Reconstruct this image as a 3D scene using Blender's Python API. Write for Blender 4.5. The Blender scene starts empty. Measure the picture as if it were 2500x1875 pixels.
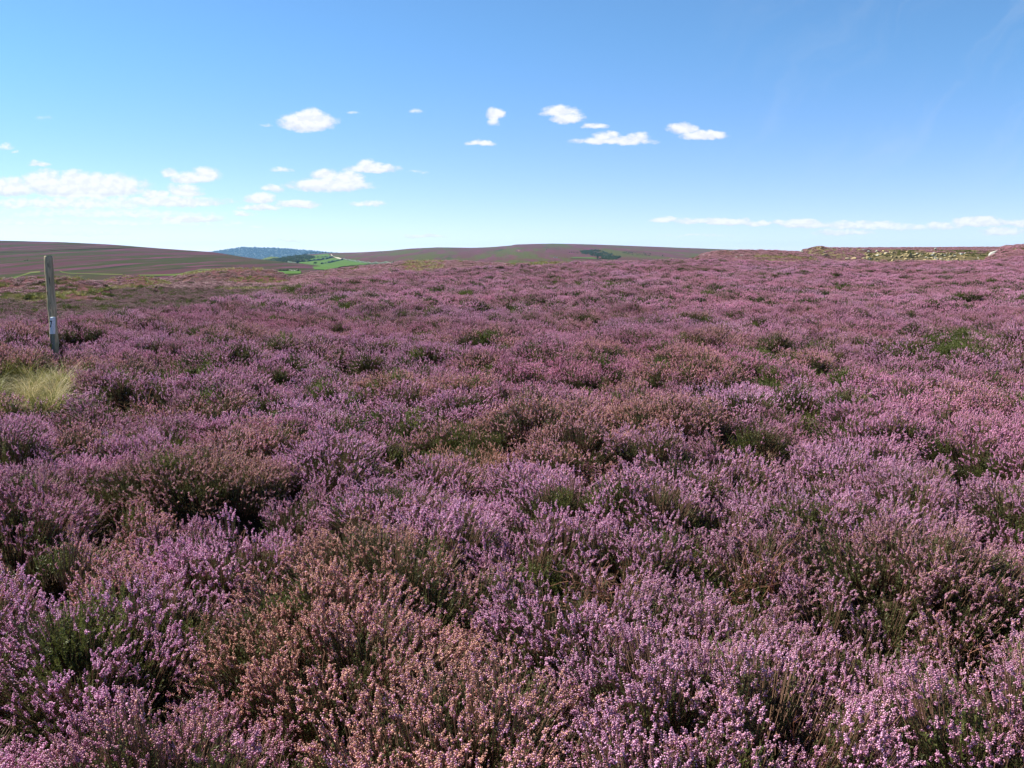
import bpy, math, random
import numpy as np
from mathutils import Vector, Matrix, Euler

random.seed(7)
RNG = np.random.default_rng(7)
scene = bpy.context.scene
COL = scene.collection
R = math.radians

# ------------------------------------------------------------------ camera
FPX, CX, CY = 2083.0, 1250.0, 937.5          # focal length and centre for a 2500 x 1875 picture
TANP = 0.150
P = math.atan(TANP); CP, SP = math.cos(P), math.sin(P)
EYE = 1.6
cam_d = bpy.data.cameras.new("camera"); cam = bpy.data.objects.new("camera", cam_d); COL.objects.link(cam)
cam.location = (0, 0, EYE); cam.rotation_euler = (R(90) - P, 0, 0)
cam_d.sensor_width = 36; cam_d.lens = 36 * FPX / 2500
cam_d.clip_start = 0.05; cam_d.clip_end = 30000
scene.camera = cam

def ray(px, py):
    a = (np.asarray(px, float) - CX) / FPX; b = (CY - np.asarray(py, float)) / FPX
    return a, CP + b * SP, b * CP - SP
def pt(px, py, Y):
    a, dy, dz = ray(px, py)
    return a / dy * Y, Y + 0 * a, dz / dy * Y + EYE
def proj(X, Y, Z):
    z = Z - EYE
    w = np.maximum(Y * CP - z * SP, 0.05)
    return CX + FPX * X / w, CY - FPX * (z * CP + Y * SP) / w

# ------------------------------------------------------------------ noise
def _h(ix, iy, seed):
    n = (ix.astype(np.int64) * 374761393 + iy.astype(np.int64) * 668265263 + seed * 2147483647) & 0xffffffff
    n = ((n ^ (n >> 13)) * 1274126177) & 0xffffffff
    n = (n ^ (n >> 16)) & 0xffffffff
    return n / 4294967295.0
def vnoise(x, y, seed=0):
    x = np.asarray(x, float); y = np.asarray(y, float)
    ix = np.floor(x); iy = np.floor(y); fx = x - ix; fy = y - iy
    fx = fx * fx * (3 - 2 * fx); fy = fy * fy * (3 - 2 * fy)
    a = _h(ix, iy, seed); b = _h(ix + 1, iy, seed); c = _h(ix, iy + 1, seed); d = _h(ix + 1, iy + 1, seed)
    return (a + (b - a) * fx) * (1 - fy) + (c + (d - c) * fx) * fy
def fbm(x, y, oct=3, seed=0, gain=0.5):
    v = 0; amp = 1; tot = 0
    for i in range(oct):
        c, s = math.cos(0.6 + i), math.sin(0.6 + i)
        v = v + amp * vnoise((x * c - y * s) * 2 ** i, (x * s + y * c) * 2 ** i, seed + i * 17)
        tot += amp; amp *= gain
    return v / tot * 2 - 1
def sstep(a, b, x):
    t = np.clip((x - a) / (b - a), 0, 1); return t * t * (3 - 2 * t)

# ------------------------------------------------------------------ object helpers
def tag(o, label=None, cat=None, group=None, kind=None):
    if label: o["label"] = label
    if cat: o["category"] = cat
    if group: o["group"] = group
    if kind: o["kind"] = kind
    return o
def mesh_obj(name, verts, faces, mat=None, parent=None, smooth=True, link=True, mats=None, midx=None):
    me = bpy.data.meshes.new(name)
    verts = np.asarray(verts, dtype=np.float32)
    if isinstance(faces, np.ndarray):
        n, k = faces.shape
        me.vertices.add(len(verts)); me.vertices.foreach_set("co", verts.ravel())
        me.loops.add(n * k); me.loops.foreach_set("vertex_index", faces.astype(np.int32).ravel())
        me.polygons.add(n); me.polygons.foreach_set("loop_start", np.arange(0, n * k, k, dtype=np.int32))
        me.update(calc_edges=True)
    else:
        me.from_pydata([tuple(map(float, v)) for v in verts], [], faces)
    if smooth: me.polygons.foreach_set("use_smooth", np.ones(len(me.polygons), dtype=bool))
    for m in (mats or ([mat] if mat else [])): me.materials.append(m)
    if midx is not None: me.polygons.foreach_set("material_index", np.asarray(midx, dtype=np.int32))
    me.update()
    o = bpy.data.objects.new(name, me)
    if link: COL.objects.link(o)
    if parent: o.parent = parent
    return o
def empty(name, loc):
    o = bpy.data.objects.new(name, None); o.location = loc; COL.objects.link(o); o.empty_display_size = 0.2
    return o
def grid_faces(nu, nv):
    i = np.arange(nu - 1)[:, None]; j = np.arange(nv - 1)[None, :]
    a = (i * nv + j).ravel()
    return np.stack([a, a + nv, a + nv + 1, a + 1], 1)

# ------------------------------------------------------------------ materials
def new_mat(name):
    m = bpy.data.materials.new(name); m.use_nodes = True
    nt = m.node_tree; nt.nodes.clear()
    return m, nt
def nd(nt, t, **kw):
    n = nt.nodes.new(t)
    for k, v in kw.items(): setattr(n, k, v)
    return n
def mixc(nt, fac, a, b, bt='MIX'):
    n = nt.nodes.new("ShaderNodeMix"); n.data_type = 'RGBA'; n.blend_type = bt
    for sock, v in ((0, fac), (6, a), (7, b)):
        if hasattr(v, "is_output"): nt.links.new(v, n.inputs[sock])
        elif sock == 0: n.inputs[0].default_value = v
        else: n.inputs[sock].default_value = (*v, 1)
    return n.outputs[2]
def mth(nt, op, a, b=0.0, c=None, clamp=False):
    n = nt.nodes.new("ShaderNodeMath"); n.operation = op; n.use_clamp = clamp
    for i, v in enumerate((a, b, c)):
        if v is None: continue
        if hasattr(v, "is_output"): nt.links.new(v, n.inputs[i])
        else: n.inputs[i].default_value = v
    return n.outputs[0]
def noise(nt, vec, scale, detail=4, rough=0.55, dist=0.0):
    n = nd(nt, "ShaderNodeTexNoise"); n.inputs["Scale"].default_value = scale
    n.inputs["Detail"].default_value = detail; n.inputs["Roughness"].default_value = rough
    n.inputs["Distortion"].default_value = dist
    if vec is not None: nt.links.new(vec, n.inputs["Vector"])
    return n.outputs["Fac"]
def mrange(nt, v, a, b, c=0.0, d=1.0, smooth=True):
    n = nd(nt, "ShaderNodeMapRange"); n.interpolation_type = 'SMOOTHSTEP' if smooth else 'LINEAR'
    nt.links.new(v, n.inputs[0])
    for i, x in enumerate((a, b, c, d)): n.inputs[i + 1].default_value = x
    return n.outputs[0]
def objco(nt, scale=(1, 1, 1), rot=0.0):
    tc = nd(nt, "ShaderNodeTexCoord"); mp = nd(nt, "ShaderNodeMapping")
    mp.inputs["Scale"].default_value = scale; mp.inputs["Rotation"].default_value = (0, 0, rot)
    nt.links.new(tc.outputs["Object"], mp.inputs["Vector"]); return mp.outputs[0]
def finish(nt, color, rough=0.85, bump=None, bump_dist=0.1, bump_str=0.6, transl=0.0, spec=0.0):
    b = nd(nt, "ShaderNodeBsdfPrincipled"); b.inputs["Roughness"].default_value = rough
    b.inputs["Specular IOR Level"].default_value = spec
    if hasattr(color, "is_output"): nt.links.new(color, b.inputs["Base Color"])
    else: b.inputs["Base Color"].default_value = (*color, 1)
    if bump is not None:
        bn = nd(nt, "ShaderNodeBump"); bn.inputs["Distance"].default_value = bump_dist; bn.inputs["Strength"].default_value = bump_str
        nt.links.new(bump, bn.inputs["Height"]); nt.links.new(bn.outputs[0], b.inputs["Normal"])
    out = nd(nt, "ShaderNodeOutputMaterial"); sh = b.outputs[0]
    if transl > 0:
        t = nd(nt, "ShaderNodeBsdfTranslucent")
        if hasattr(color, "is_output"): nt.links.new(color, t.inputs["Color"])
        else: t.inputs["Color"].default_value = (*color, 1)
        mx = nd(nt, "ShaderNodeMixShader"); mx.inputs[0].default_value = transl
        nt.links.new(sh, mx.inputs[1]); nt.links.new(t.outputs[0], mx.inputs[2]); sh = mx.outputs[0]
    nt.links.new(sh, out.inputs["Surface"])

def attr(nt, name, kind='GEOMETRY'):
    a = nd(nt, "ShaderNodeAttribute"); a.attribute_name = name; a.attribute_type = kind; return a

def make_flower():
    m, nt = new_mat("heather_flower")
    rnd = attr(nt, "rnd").outputs["Fac"]
    tint = attr(nt, "tint", 'INSTANCER').outputs["Vector"]
    sp = nd(nt, "ShaderNodeSeparateXYZ"); nt.links.new(tint, sp.inputs[0])
    peach, pale, brown = sp.outputs
    mauve = mixc(nt, rnd, (0.54, 0.178, 0.385), (0.95, 0.61, 0.81))
    deep = mixc(nt, rnd, (0.51, 0.135, 0.275), (0.91, 0.45, 0.61))
    lil = mixc(nt, pale, deep, mauve)
    pe = mixc(nt, rnd, (0.40, 0.15, 0.12), (0.86, 0.52, 0.37))
    c = mixc(nt, mth(nt, 'MULTIPLY', mth(nt, 'SUBTRACT', mth(nt, 'ADD', mth(nt, 'MULTIPLY', peach, 1.05), .06), mth(nt, 'FRACT', mth(nt, 'MULTIPLY', rnd, 17.3))), 5.0, clamp=True), lil, pe)
    br = mixc(nt, rnd, (0.22, 0.095, 0.10), (0.40, 0.20, 0.20))
    c = mixc(nt, brown, c, br)
    finish(nt, c, rough=0.42, transl=0.34, spec=0.5)
    return m
def make_leaf(name, c1, c2, transl=0.25, use_tint=True):
    m, nt = new_mat(name)
    rnd = attr(nt, "rnd").outputs["Fac"]
    oi = nd(nt, "ShaderNodeObjectInfo")
    f = mth(nt, 'ADD', mth(nt, 'MULTIPLY', rnd, 0.7), mth(nt, 'MULTIPLY', oi.outputs["Random"], 0.3))
    finish(nt, mixc(nt, f, c1, c2), rough=0.6, transl=transl, spec=0.3)
    return m
M_FLOWER = make_flower()
M_FOL = make_leaf("heather_foliage", (0.036, 0.044, 0.013), (0.125, 0.130, 0.038))
M_GREEN = make_leaf("bilberry_foliage", (0.045, 0.062, 0.014), (0.155, 0.165, 0.040), 0.35)
M_STEM = make_leaf("heather_wood", (0.085, 0.045, 0.028), (0.24, 0.135, 0.085), 0.0)
M_TWIG = make_leaf("dead_twig_bark", (0.13, 0.050, 0.026), (0.30, 0.14, 0.08), 0.0)
M_GRASS = make_leaf("moor_grass", (0.075, 0.090, 0.020), (0.30, 0.29, 0.085), 0.35)
M_STRAW = make_leaf("straw_grass", (0.24, 0.19, 0.08), (0.54, 0.45, 0.25), 0.35)
M_YGRASS = make_leaf("yellow_moor_grass", (0.12, 0.12, 0.04), (0.33, 0.28, 0.11), 0.3)

def make_soil():
    m, nt = new_mat("moor_soil"); v = objco(nt)
    n1 = noise(nt, v, 0.6, 5); n2 = noise(nt, v, 14, 5)
    c = mixc(nt, mrange(nt, n1, .35, .65), (0.030, 0.026, 0.013), (0.062, 0.045, 0.028))
    c = mixc(nt, mrange(nt, n2, .45, .7), c, (0.085, 0.062, 0.04))
    finish(nt, c, 0.95, n2, 0.05); return m
def make_moor(name, s, base, a, b, c3, hi, patch=0.010, stretch=2.2, lo=(0.45, 0.62)):
    """heather moor seen from afar: drifts of bloom, burnt patches and pale grass"""
    m, nt = new_mat(name)
    v = objco(nt, (1.0, stretch, 1.0), 0.12)
    n1 = noise(nt, v, patch * s, 6, 0.6, 0.4); n2 = noise(nt, v, patch * 3.3 * s, 6, 0.62, 0.3)
    n3 = noise(nt, v, patch * 1.7 * s, 5, 0.6); n4 = noise(nt, v, patch * 26 * s, 5, 0.7)
    c = mixc(nt, mrange(nt, n1, lo[0], lo[1]), base, a)
    c = mixc(nt, mrange(nt, n2, .50, .62), c, b)
    c = mixc(nt, mrange(nt, n3, .60, .68), c, c3)
    c = mixc(nt, mth(nt, 'MULTIPLY', mrange(nt, n2, .66, .72), 0.8), c, hi)
    c = mixc(nt, mth(nt, 'MULTIPLY', mrange(nt, n4, .35, .7), 0.45), c, (0.045, 0.045, 0.03))
    finish(nt, c, 0.95, n4, 2.5 / s, 0.5); return m
M_SOIL = make_soil()
M_MOORL = make_moor("far_heather_moor", 1.0, (0.078, 0.034, 0.045), (0.042, 0.046, 0.021), (0.112, 0.042, 0.070), (0.022, 0.032, 0.015), (0.12, 0.115, 0.045), 0.017, .075, (.45, .53))
M_MOORC = make_moor("pale_heather_moor", 1.0, (0.088, 0.042, 0.044), (0.066, 0.070, 0.026), (0.105, 0.040, 0.062), (0.038, 0.056, 0.020), (0.20, 0.165, 0.07), 0.012, .075, (.45, .53))
M_MOUND = make_moor("mound_heather", 1.0, (0.15, 0.065, 0.07), (0.10, 0.085, 0.04), (0.17, 0.075, 0.085), (0.07, 0.065, 0.028), (0.22, 0.18, 0.08), 0.12, 1.6)
M_QUARRY = make_moor("quarry_bank_earth", 1.0, (0.17, 0.135, 0.075), (0.10, 0.085, 0.05), (0.27, 0.205, 0.10), (0.12, 0.11, 0.045), (0.32, 0.25, 0.13), 0.16, 2.0)
def make_field(name, c1, c2, sc=0.02):
    m, nt = new_mat(name); v = objco(nt, (1, 2, 1), 0.3)
    n = noise(nt, v, sc, 5); n2 = noise(nt, v, sc * 20, 3)
    c = mixc(nt, mrange(nt, n, .3, .7), c1, c2); c = mixc(nt, mth(nt, 'MULTIPLY', n2, 0.3), c, (0.1, 0.16, 0.05))
    finish(nt, c, 0.95); return m
M_FIELD = make_field("pasture_grass", (0.048, 0.098, 0.028), (0.080, 0.130, 0.040))
M_FIELD2 = make_field("rough_pasture_grass", (0.055, 0.078, 0.024), (0.11, 0.12, 0.042))
M_PATH = make_field("grass_track", (0.060, 0.078, 0.026), (0.125, 0.125, 0.050), 0.05)
M_STONEPATH = make_field("stone_track", (0.38, 0.33, 0.26), (0.5, 0.45, 0.36), 0.05)
M_TREE = make_leaf("tree_leaves", (0.032, 0.066, 0.032), (0.065, 0.115, 0.045), 0.2)
M_BARK = make_leaf("tree_bark", (0.05, 0.04, 0.03), (0.09, 0.07, 0.05), 0.0)
M_HEDGE = make_leaf("hedge_leaves", (0.03, 0.05, 0.022), (0.06, 0.09, 0.035), 0.1)
def make_rock(name, c1, c2, c3, sc=6):
    m, nt = new_mat(name); v = objco(nt)
    n = noise(nt, v, sc, 6, 0.6); n2 = noise(nt, v, sc * 3.5, 5, 0.65); n3 = noise(nt, v, sc * 0.4, 3)
    c = mixc(nt, mrange(nt, n, .35, .65), c1, c2)
    c = mixc(nt, mrange(nt, n2, .58, .68), c, c3); c = mixc(nt, mrange(nt, n3, .55, .7, 0, .6), c, (0.10, 0.11, 0.05))
    finish(nt, c, 0.9, n2, 0.04); return m
M_ROCK = make_rock("pale_gritstone", (0.27, 0.21, 0.105), (0.40, 0.32, 0.18), (0.16, 0.13, 0.07), 3)
M_ROCKG = make_rock("grey_gritstone", (0.26, 0.26, 0.22), (0.42, 0.41, 0.36), (0.20, 0.20, 0.16), 3)
M_ROCKD = make_rock("brown_gritstone", (0.18, 0.15, 0.09), (0.30, 0.26, 0.17), (0.12, 0.10, 0.06), 3)

# ------------------------------------------------------------------ near ground: heather knoll, hollow on the left, moor beyond
PXK  = [-900, -300,   0, 300, 450, 600, 750, 900, 1050, 1250, 1500, 1700, 1900, 2200, 2400, 2500, 2700, 3400]
PYC  = [ 800,  795, 783, 762, 748, 714, 694, 676,  663,  650,  641,  638,  640,  645,  640,  632,  625,  620]
YC   = [  12,   12,  13,  15,  17,  22,  28,  34,   40,   45,   48,   50,   52,   52,   50,   50,   50,   50]
PYH  = [ 705,  700, 699, 698, 697, 697, 690, 680,  664,  656,  652,  650,  650,  648,  645,  640,  630,  625]  # hollow, at Y = 66
SK = [(p - CX) / FPX for p in PXK]
ZC = [pt(p, y, Y)[2] for p, y, Y in zip(PXK, PYC, YC)]
ZH = [pt(p, y, 66)[2] for p, y in zip(PXK, PYH)]
def smooth_interp(s, xs, ys):
    f = lambda q: np.interp(q, xs, ys)
    return (f(s - 0.03) + f(s + 0.03) + 2 * f(s)) / 4
def canopy_base(X, Y):
    X = np.asarray(X, float); Y = np.asarray(Y, float)
    s = np.clip(X / np.maximum(Y, 7.0), -1.02, 1.02)
    zc = smooth_interp(s, SK, ZC); yc = smooth_interp(s, SK, YC); zh = smooth_interp(s, SK, ZH)
    z0 = 0.34
    t = np.clip((Y - 5) / (yc - 5), 0, 1)
    near = z0 + (zc - z0) * (t ** 1.6)
    u = np.clip((Y - yc) / (0.35 * yc + 3), 0, 1); u = u * u * (3 - 2 * u)
    z = near * (1 - u) + (zh) * u
    # a dip just behind the crest of the knoll, filling up again further off
    z = z - 0.25 * np.exp(-((Y - yc * 1.25) / (0.25 * yc)) ** 2) * (Y > yc) * sstep(0.25, -0.1, s)
    # far beyond: drop into the valley
    z = z - sstep(110, 320, Y) * 14 * sstep(0.30, 0.20, s)
    z = z - np.maximum(Y - 68, 0) * 0.055 * sstep(.10, -.08, X / np.maximum(Y, 7.0)) * (Y < 400)
    return z
def voro(X, Y, size, seed):
    """bush cells: returns edge distance and a random number per bush"""
    wx = X / size + .35 * fbm(X / size * 1.1, Y / size * 1.1, 2, seed + 1); wy = Y / size + .35 * fbm(X / size * 1.1 + 9, Y / size * 1.1, 2, seed + 2)
    ix = np.floor(wx); iy = np.floor(wy); f1 = np.full(np.shape(wx), 9.); f2 = f1.copy(); idr = np.zeros(np.shape(wx))
    for a in (-1, 0, 1):
        for b in (-1, 0, 1):
            cx, cy = ix + a, iy + b
            d = np.hypot(cx + .1 + .8 * _h(cx, cy, seed) - wx, cy + .1 + .8 * _h(cx, cy, seed + 5) - wy)
            nearer = d < f1
            f2 = np.where(nearer, f1, np.minimum(f2, d)); idr = np.where(nearer, _h(cx, cy, seed + 9), idr); f1 = np.where(nearer, d, f1)
    return f2 - f1, idr
def bumps(X, Y):
    k = np.clip(1 - Y / 400, 0.2, 1)
    e1, id1 = voro(X, Y, 0.80, 201)
    b = 0.20 * (np.sqrt(np.clip(e1 / .55, 0, 1)) - .75) + .10 * (id1 - .5) + 0.11 * fbm(X / 1.0, Y / 1.0, 2, 3) + 0.115 * fbm(X / 0.34, Y / 0.34, 2, 9)
    b2 = 0.20 * fbm(X / 2.8, Y / 3.6, 2, 21) * sstep(3, 9, Y)
    big = 0.16 * fbm(X / 9.0, Y / 9.0, 2, 31) * sstep(24, 40, Y) * sstep(0.0, -0.25, X / np.maximum(Y, 5))
    return (b + b2) * k + big

# ellipses seen in the photograph, turned into patches on the ground
HOLES = [(132, 852, 34, 26), (136, 826, 26, 18), (294, 950, 62, 24), (893, 885, 60, 13), (1882, 1088, 42, 22), (237, 1225, 62, 32), (950, 1085, 62, 24), (1209, 1462, 38, 50),
         (690, 1707, 100, 48), (908, 1690, 40, 60), (1390, 1401, 75, 30), (1808, 1392, 60, 28), (339, 1616, 48, 30), (633, 977, 50, 18),
         (190, 815, 52, 14), (835, 868, 30, 10), (2350, 1130, 60, 25), (20, 1290, 40, 35), (70, 1800, 80, 50), (380, 900, 40, 12),
         (2420, 1560, 60, 45), (1700, 1650, 30, 40), (540, 1420, 40, 25), (1650, 1030, 40, 12), (1480, 905, 40, 10), (2000, 1240, 45, 16),
         (1130, 1300, 40, 18), (2090, 1480, 40, 28), (1620, 1390, 70, 22), (640, 1190, 35, 18), (1180, 815, 50, 7), (1215, 745, 40, 5),
         (1560, 1560, 22, 26), (2200, 1700, 40, 30), (820, 1560, 40, 26)]
GREENS = [(2314, 817, 105, 26, 1.3), (2168, 827, 38, 14, 1), (1897, 846, 75, 14, .9), (1647, 868, 34, 13, .9), (1886, 911, 75, 17, 1),
          (2021, 890, 52, 13, .9), (2233, 939, 45, 15, .9), (1951, 971, 90, 26, .7), (2032, 1025, 80, 26, .8), (2466, 1134, 60, 42, 1.2),
          (2350, 1120, 85, 40, .8), (2450, 938, 42, 22, .9), (1842, 1036, 60, 18, .7), (1950, 1190, 60, 28, .7), (1625, 1240, 130, 36, .6),
          (1480, 1160, 42, 22, .7), (520, 949, 16, 24, 1.1), (180, 1370, 60, 45, .8), (430, 1062, 55, 26, 1), (2464, 1458, 60, 42, .9),
          (2440, 1808, 90, 60, .9), (1200, 815, 60, 12, .8), (1150, 870, 60, 12, .5), (700, 1480, 40, 20, .5), (1420, 1340, 110, 40, .8),
          (1760, 1330, 130, 40, .8), (130, 1300, 40, 30, .6), (2120, 1560, 60, 60, .5), (1100, 710, 60, 7, .7), (700, 702, 40, 8, .8), (720, 690, 80, 7, .8),
          (760, 720, 60, 8, .5), (1500, 690, 90, 5, .5), (2080, 695, 60, 7, .6), (2400, 790, 60, 10, .5), (1400, 1190, 60, 24, .4), (660, 1270, 24, 24, .5), (1650, 870, 60, 14, .4)]
PEACH = [(859, 1322, 150, 90, 1), (700, 1500, 190, 100, 1), (1050, 1605, 170, 90, 1), (1130, 1085, 125, 55, 1), (1277, 1023, 95, 24, .9),
         (339, 1797, 170, 80, 1), (640, 1390, 120, 60, .7), (1480, 1110, 120, 40, .6), (2380, 985, 70, 20, 1), (880, 910, 90, 22, .7), (1790, 800, 60, 12, .8),
         (560, 1130, 110, 40, .7), (1560, 990, 90, 24, .6), (1000, 1790, 200, 60, .8), (2100, 700, 80, 8, .8), (2440, 1700, 60, 50, .7), (1020, 1200, 90, 30, .5), (120, 900, 130, 40, .7)]
BARE = [(60, 914, 118, 52)]                           # grass grows here instead of heather
def ell(px, py, X, Y, L, soft=0.6):
    v = np.zeros(np.shape(px))
    wob = 0.45 * fbm(X / 0.5, Y / 0.5, 2, 55)
    for e in L:
        d = np.sqrt(((px - e[0]) / e[2]) ** 2 + ((py - e[1]) / e[3]) ** 2)
        k = e[4] if len(e) > 4 else 1.0
        v = np.maximum(v, k * (1 - sstep(1 - soft, 1 + soft, d + wob)))
    return v
def canopy(X, Y):
    b = canopy_base(X, Y) + bumps(X, Y)
    px, py = proj(X, Y, b)
    py = np.where(Y > 0.5, py, 9999.)
    ho = ell(px, py, X, Y, HOLES) * (Y < 40)
    gr = ell(px, py, X, Y, GREENS)
    bare = ell(px, py, X, Y, BARE, 0.25) * (Y < 12)
    rg_ = 1 - np.abs(fbm(X / 1.0, Y / 1.3, 2, 131)) * 2
    crev = sstep(.80, .98, rg_) * sstep(-.1, .25, fbm(X / 2.6, Y / 2.6, 2, 141)) * (Y < 45)
    b = b - 0.12 * crev; ho = np.maximum(ho, .38 * crev)
    return b - 0.27 * ho - 0.035 * gr, px, py, ho, gr, bare

# ground sheet
ys = np.concatenate([np.linspace(-14, 2, 24), 2 + (np.geomspace(1, 420, 260) - 1)])
ss = np.linspace(-1.35, 1.35, 340)
Yg, Sg = np.meshgrid(ys, ss, indexing='ij')
Xg = Sg * (np.abs(Yg) + 14)
hc = canopy(Xg, Yg)
Zg = hc[0] - np.interp(Yg, [30, 90], [0.33, 0.22]) - 0.02
g = mesh_obj("ground", np.stack([Xg, Yg, Zg], -1).reshape(-1, 3), grid_faces(len(ys), len(ss))[:, ::-1], M_SOIL)
tag(g, kind="structure")
# valley floor far below, out to the horizon
vv = []; rr = [0, 60, 300, 900, 2500, 6000, 12000]
na = 96
for r_ in rr:
    for k in range(na):
        a = 2 * math.pi * k / na; vv.append((r_ * math.cos(a), r_ * math.sin(a), -46 - 0.0 * r_))
ff = [(i * na + k, i * na + (k + 1) % na, (i + 1) * na + (k + 1) % na, (i + 1) * na + k) for i in range(1, len(rr) - 1) for k in range(na)]
vf = mesh_obj("valley_floor", vv, ff, M_MOORC); tag(vf, kind="structure")

# ------------------------------------------------------------------ hills and banks: surfaces rising from a foot line to a skyline
class Surf:
    def __init__(s, px, pyb, pys, Yb, Ys, amp=0.0, nsc=60.0, curve=1.0, seed=5):
        s.px = px; s.pyb = pyb; s.pys = pys; s.Yb = Yb; s.Ys = Ys; s.amp = amp; s.nsc = nsc; s.curve = curve; s.seed = seed
    def g(s, arr, p):
        return np.interp(p, s.px, arr) if np.ndim(arr) else arr + 0 * p
    def P(s, p, t):
        p = np.asarray(p, float); t = np.asarray(t, float) + 0 * p
        yb = s.g(s.pyb, p); ysk = s.g(s.pys, p); Yb = s.g(s.Yb, p); Ys = s.g(s.Ys, p)
        py = yb + (ysk - yb) * t ** s.curve; Y = Yb * (Ys / Yb) ** t
        X, Y, Z = pt(p, py, Y)
        Z = Z + s.amp * fbm(X / s.nsc, Y / s.nsc, 4, s.seed) * np.clip(4 * t, 0, 1) * np.clip((1.15 - t) * 2, 0.25, 1)
        return np.stack([X, Y, Z], -1)
    def T(s, p, py):
        return ((py - s.g(s.pyb, p)) / (s.g(s.pys, p) - s.g(s.pyb, p))) ** (1 / s.curve)
    def at(s, p, py): return s.P(np.array([p]), s.T(p, py))[0]
    def build(s, name, mat, nu=300, nv=60, back=0.25, drop=0.5, p0=None, p1=None):
        p = np.linspace(p0 or s.px[0], p1 or s.px[-1], nu); t = np.linspace(0, 1, nv)
        PP, TT = np.meshgrid(p, t, indexing='ij')
        V = s.P(PP, TT)
        top = V[:, -1]; hgt = np.maximum(top[:, 2] - V[:, 0, 2], 0.3)
        extra = []
        for k, dz in ((0.25, 0.06), (0.55, 0.25), (1.0, 1.0)):
            e = top.copy(); f = 1 + back * k
            e[:, 0] *= f; e[:, 1] *= f; e[:, 2] = top[:, 2] - hgt * drop * dz * 1.2
            extra.append(e)
        V = np.concatenate([V, np.stack(extra, 1)], 1)
        first = V[:, :1].copy(); first[:, :, 2] -= hgt[:, None] * 0.4 + 0.5
        V = np.concatenate([first, V], 1)
        o = mesh_obj(name, V.reshape(-1, 3), grid_faces(nu, V.shape[1]), mat)
        return o

S_left = Surf([-1200, -400, 0, 150, 300, 400, 520, 600, 700, 760, 840, 1000], [740, 730, 720, 715, 712, 708, 702, 698, 690, 684, 678, 690],
              [560, 578, 587, 591, 599, 607, 616, 628, 642, 651, 666, 688], [300] * 12, [1300, 1400, 1400, 1350, 1250, 1200, 1150, 1050, 900, 800, 650, 520], 2.2, 140, 0.8, 3)
tag(S_left.build("moor_hill", M_MOORL, 360, 90), kind="structure")
S_wood = Surf([300, 460, 500, 520, 560, 590, 640, 700, 760, 800, 840, 900, 1000], [700] * 13, [650, 625, 618, 615, 607, 604, 604.5, 607, 612, 616, 617.5, 623, 640],
              [6200] * 13, [8000] * 13, 6, 900, 1.0, 8)
tag(S_wood.build("wooded_hill", M_HEDGE, 160, 40), kind="structure")
S_mid = Surf([560, 640, 690, 740, 800, 830, 880, 950, 1000, 1070, 1150, 1200, 1248, 1258, 1300, 1350, 1450, 1600, 1700, 1800, 1900, 2100, 2500, 3600],
             [690] * 24, [650, 637, 629, 622, 618, 617, 616, 612.5, 607.5, 604, 605, 603, 599.5, 597, 596, 595, 597, 602, 606, 610, 612, 614, 612, 600],
             [420] * 24, [1500, 1700, 1900, 2100, 2300] + [2400] * 19, 4.0, 260, 0.75, 12)
tag(S_mid.build("moor_hill", M_MOORC, 420, 90), kind="structure")

# spoil mounds and banks of the middle distance
S_bank = Surf([-500, -200, 0, 60, 130, 190, 240, 268], [740, 738, 735, 735, 732, 728, 718, 706], [670, 676, 684, 681, 679, 681, 690, 704], [45] * 8, [51] * 8, 0.30, 1.8, 1.0, 41)
S_bank2 = Surf([225, 270, 300, 340, 380, 420], [712, 708, 704, 700, 697, 694], [694, 681, 676, 674, 680, 692], [60] * 6, [66] * 6, 0.15, 2.0, 1.0, 43)
S_mA = Surf([340, 400, 450, 480, 520, 560, 620, 660, 690, 712], [700, 700, 700, 699, 698, 697, 695, 693, 690, 686], [694, 684, 670, 665, 660, 657, 656, 660, 668, 684], [70] * 10, [80] * 10, 0.18, 3, 1.0, 45)
S_mB = Surf([690, 740, 780, 830, 900, 960, 1000, 1060, 1130, 1200, 1260, 1330, 1400], [692, 690, 688, 686, 682, 676, 672, 668, 662, 657, 654, 652, 650],
            [684, 672, 664, 658, 650, 645, 639, 638, 638, 643, 645, 642, 644], [62] * 13, [84] * 13, 0.16, 3, 1.0, 47)
S_mC = Surf([1640, 1690, 1715, 1750, 1800, 1850, 1900, 1960, 2010, 2080], [650] * 10, [641, 634, 622, 615, 613, 612, 613, 618, 632, 650], [66] * 10, [84] * 10, 0.12, 3, 1.0, 49)
S_Q = Surf([1850, 1900, 1935, 1960, 1985, 2003, 2014, 2030, 2060, 2105, 2130, 2300, 2460, 2520], [655] * 14, [640, 630, 621, 613, 604, 601, 605, 606, 607, 606, 609, 610, 611, 612],
           [84] * 14, [93] * 14, 0.22, 2.0, 1.0, 51)
S_plat = Surf([1960, 2010, 2100, 2300, 2500, 3000, 3500], [625] * 7, [608, 604, 604, 603, 602, 598, 595], [94] * 7, [260] * 7, 0.10, 9, 1.0, 53)
S_R = Surf([2380, 2415, 2438, 2456, 2478, 2520, 2700, 3300], [662, 660, 658, 656, 654, 650, 645, 640], [655, 632, 612, 602, 600, 599, 596, 590], [60] * 8, [74] * 8, 0.14, 3, 1.0, 57)
BANKS = [(S_bank, "grass_bank", M_MOUND), (S_bank2, "grass_bank", M_MOUND), (S_mA, "moor_mound", M_MOUND), (S_mB, "moor_mound", M_MOUND), (S_mC, "moor_mound", M_MOUND),
         (S_Q, "quarry_bank", M_QUARRY), (S_plat, "moor_plateau", M_MOUND), (S_R, "moor_mound", M_MOUND)]
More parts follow.
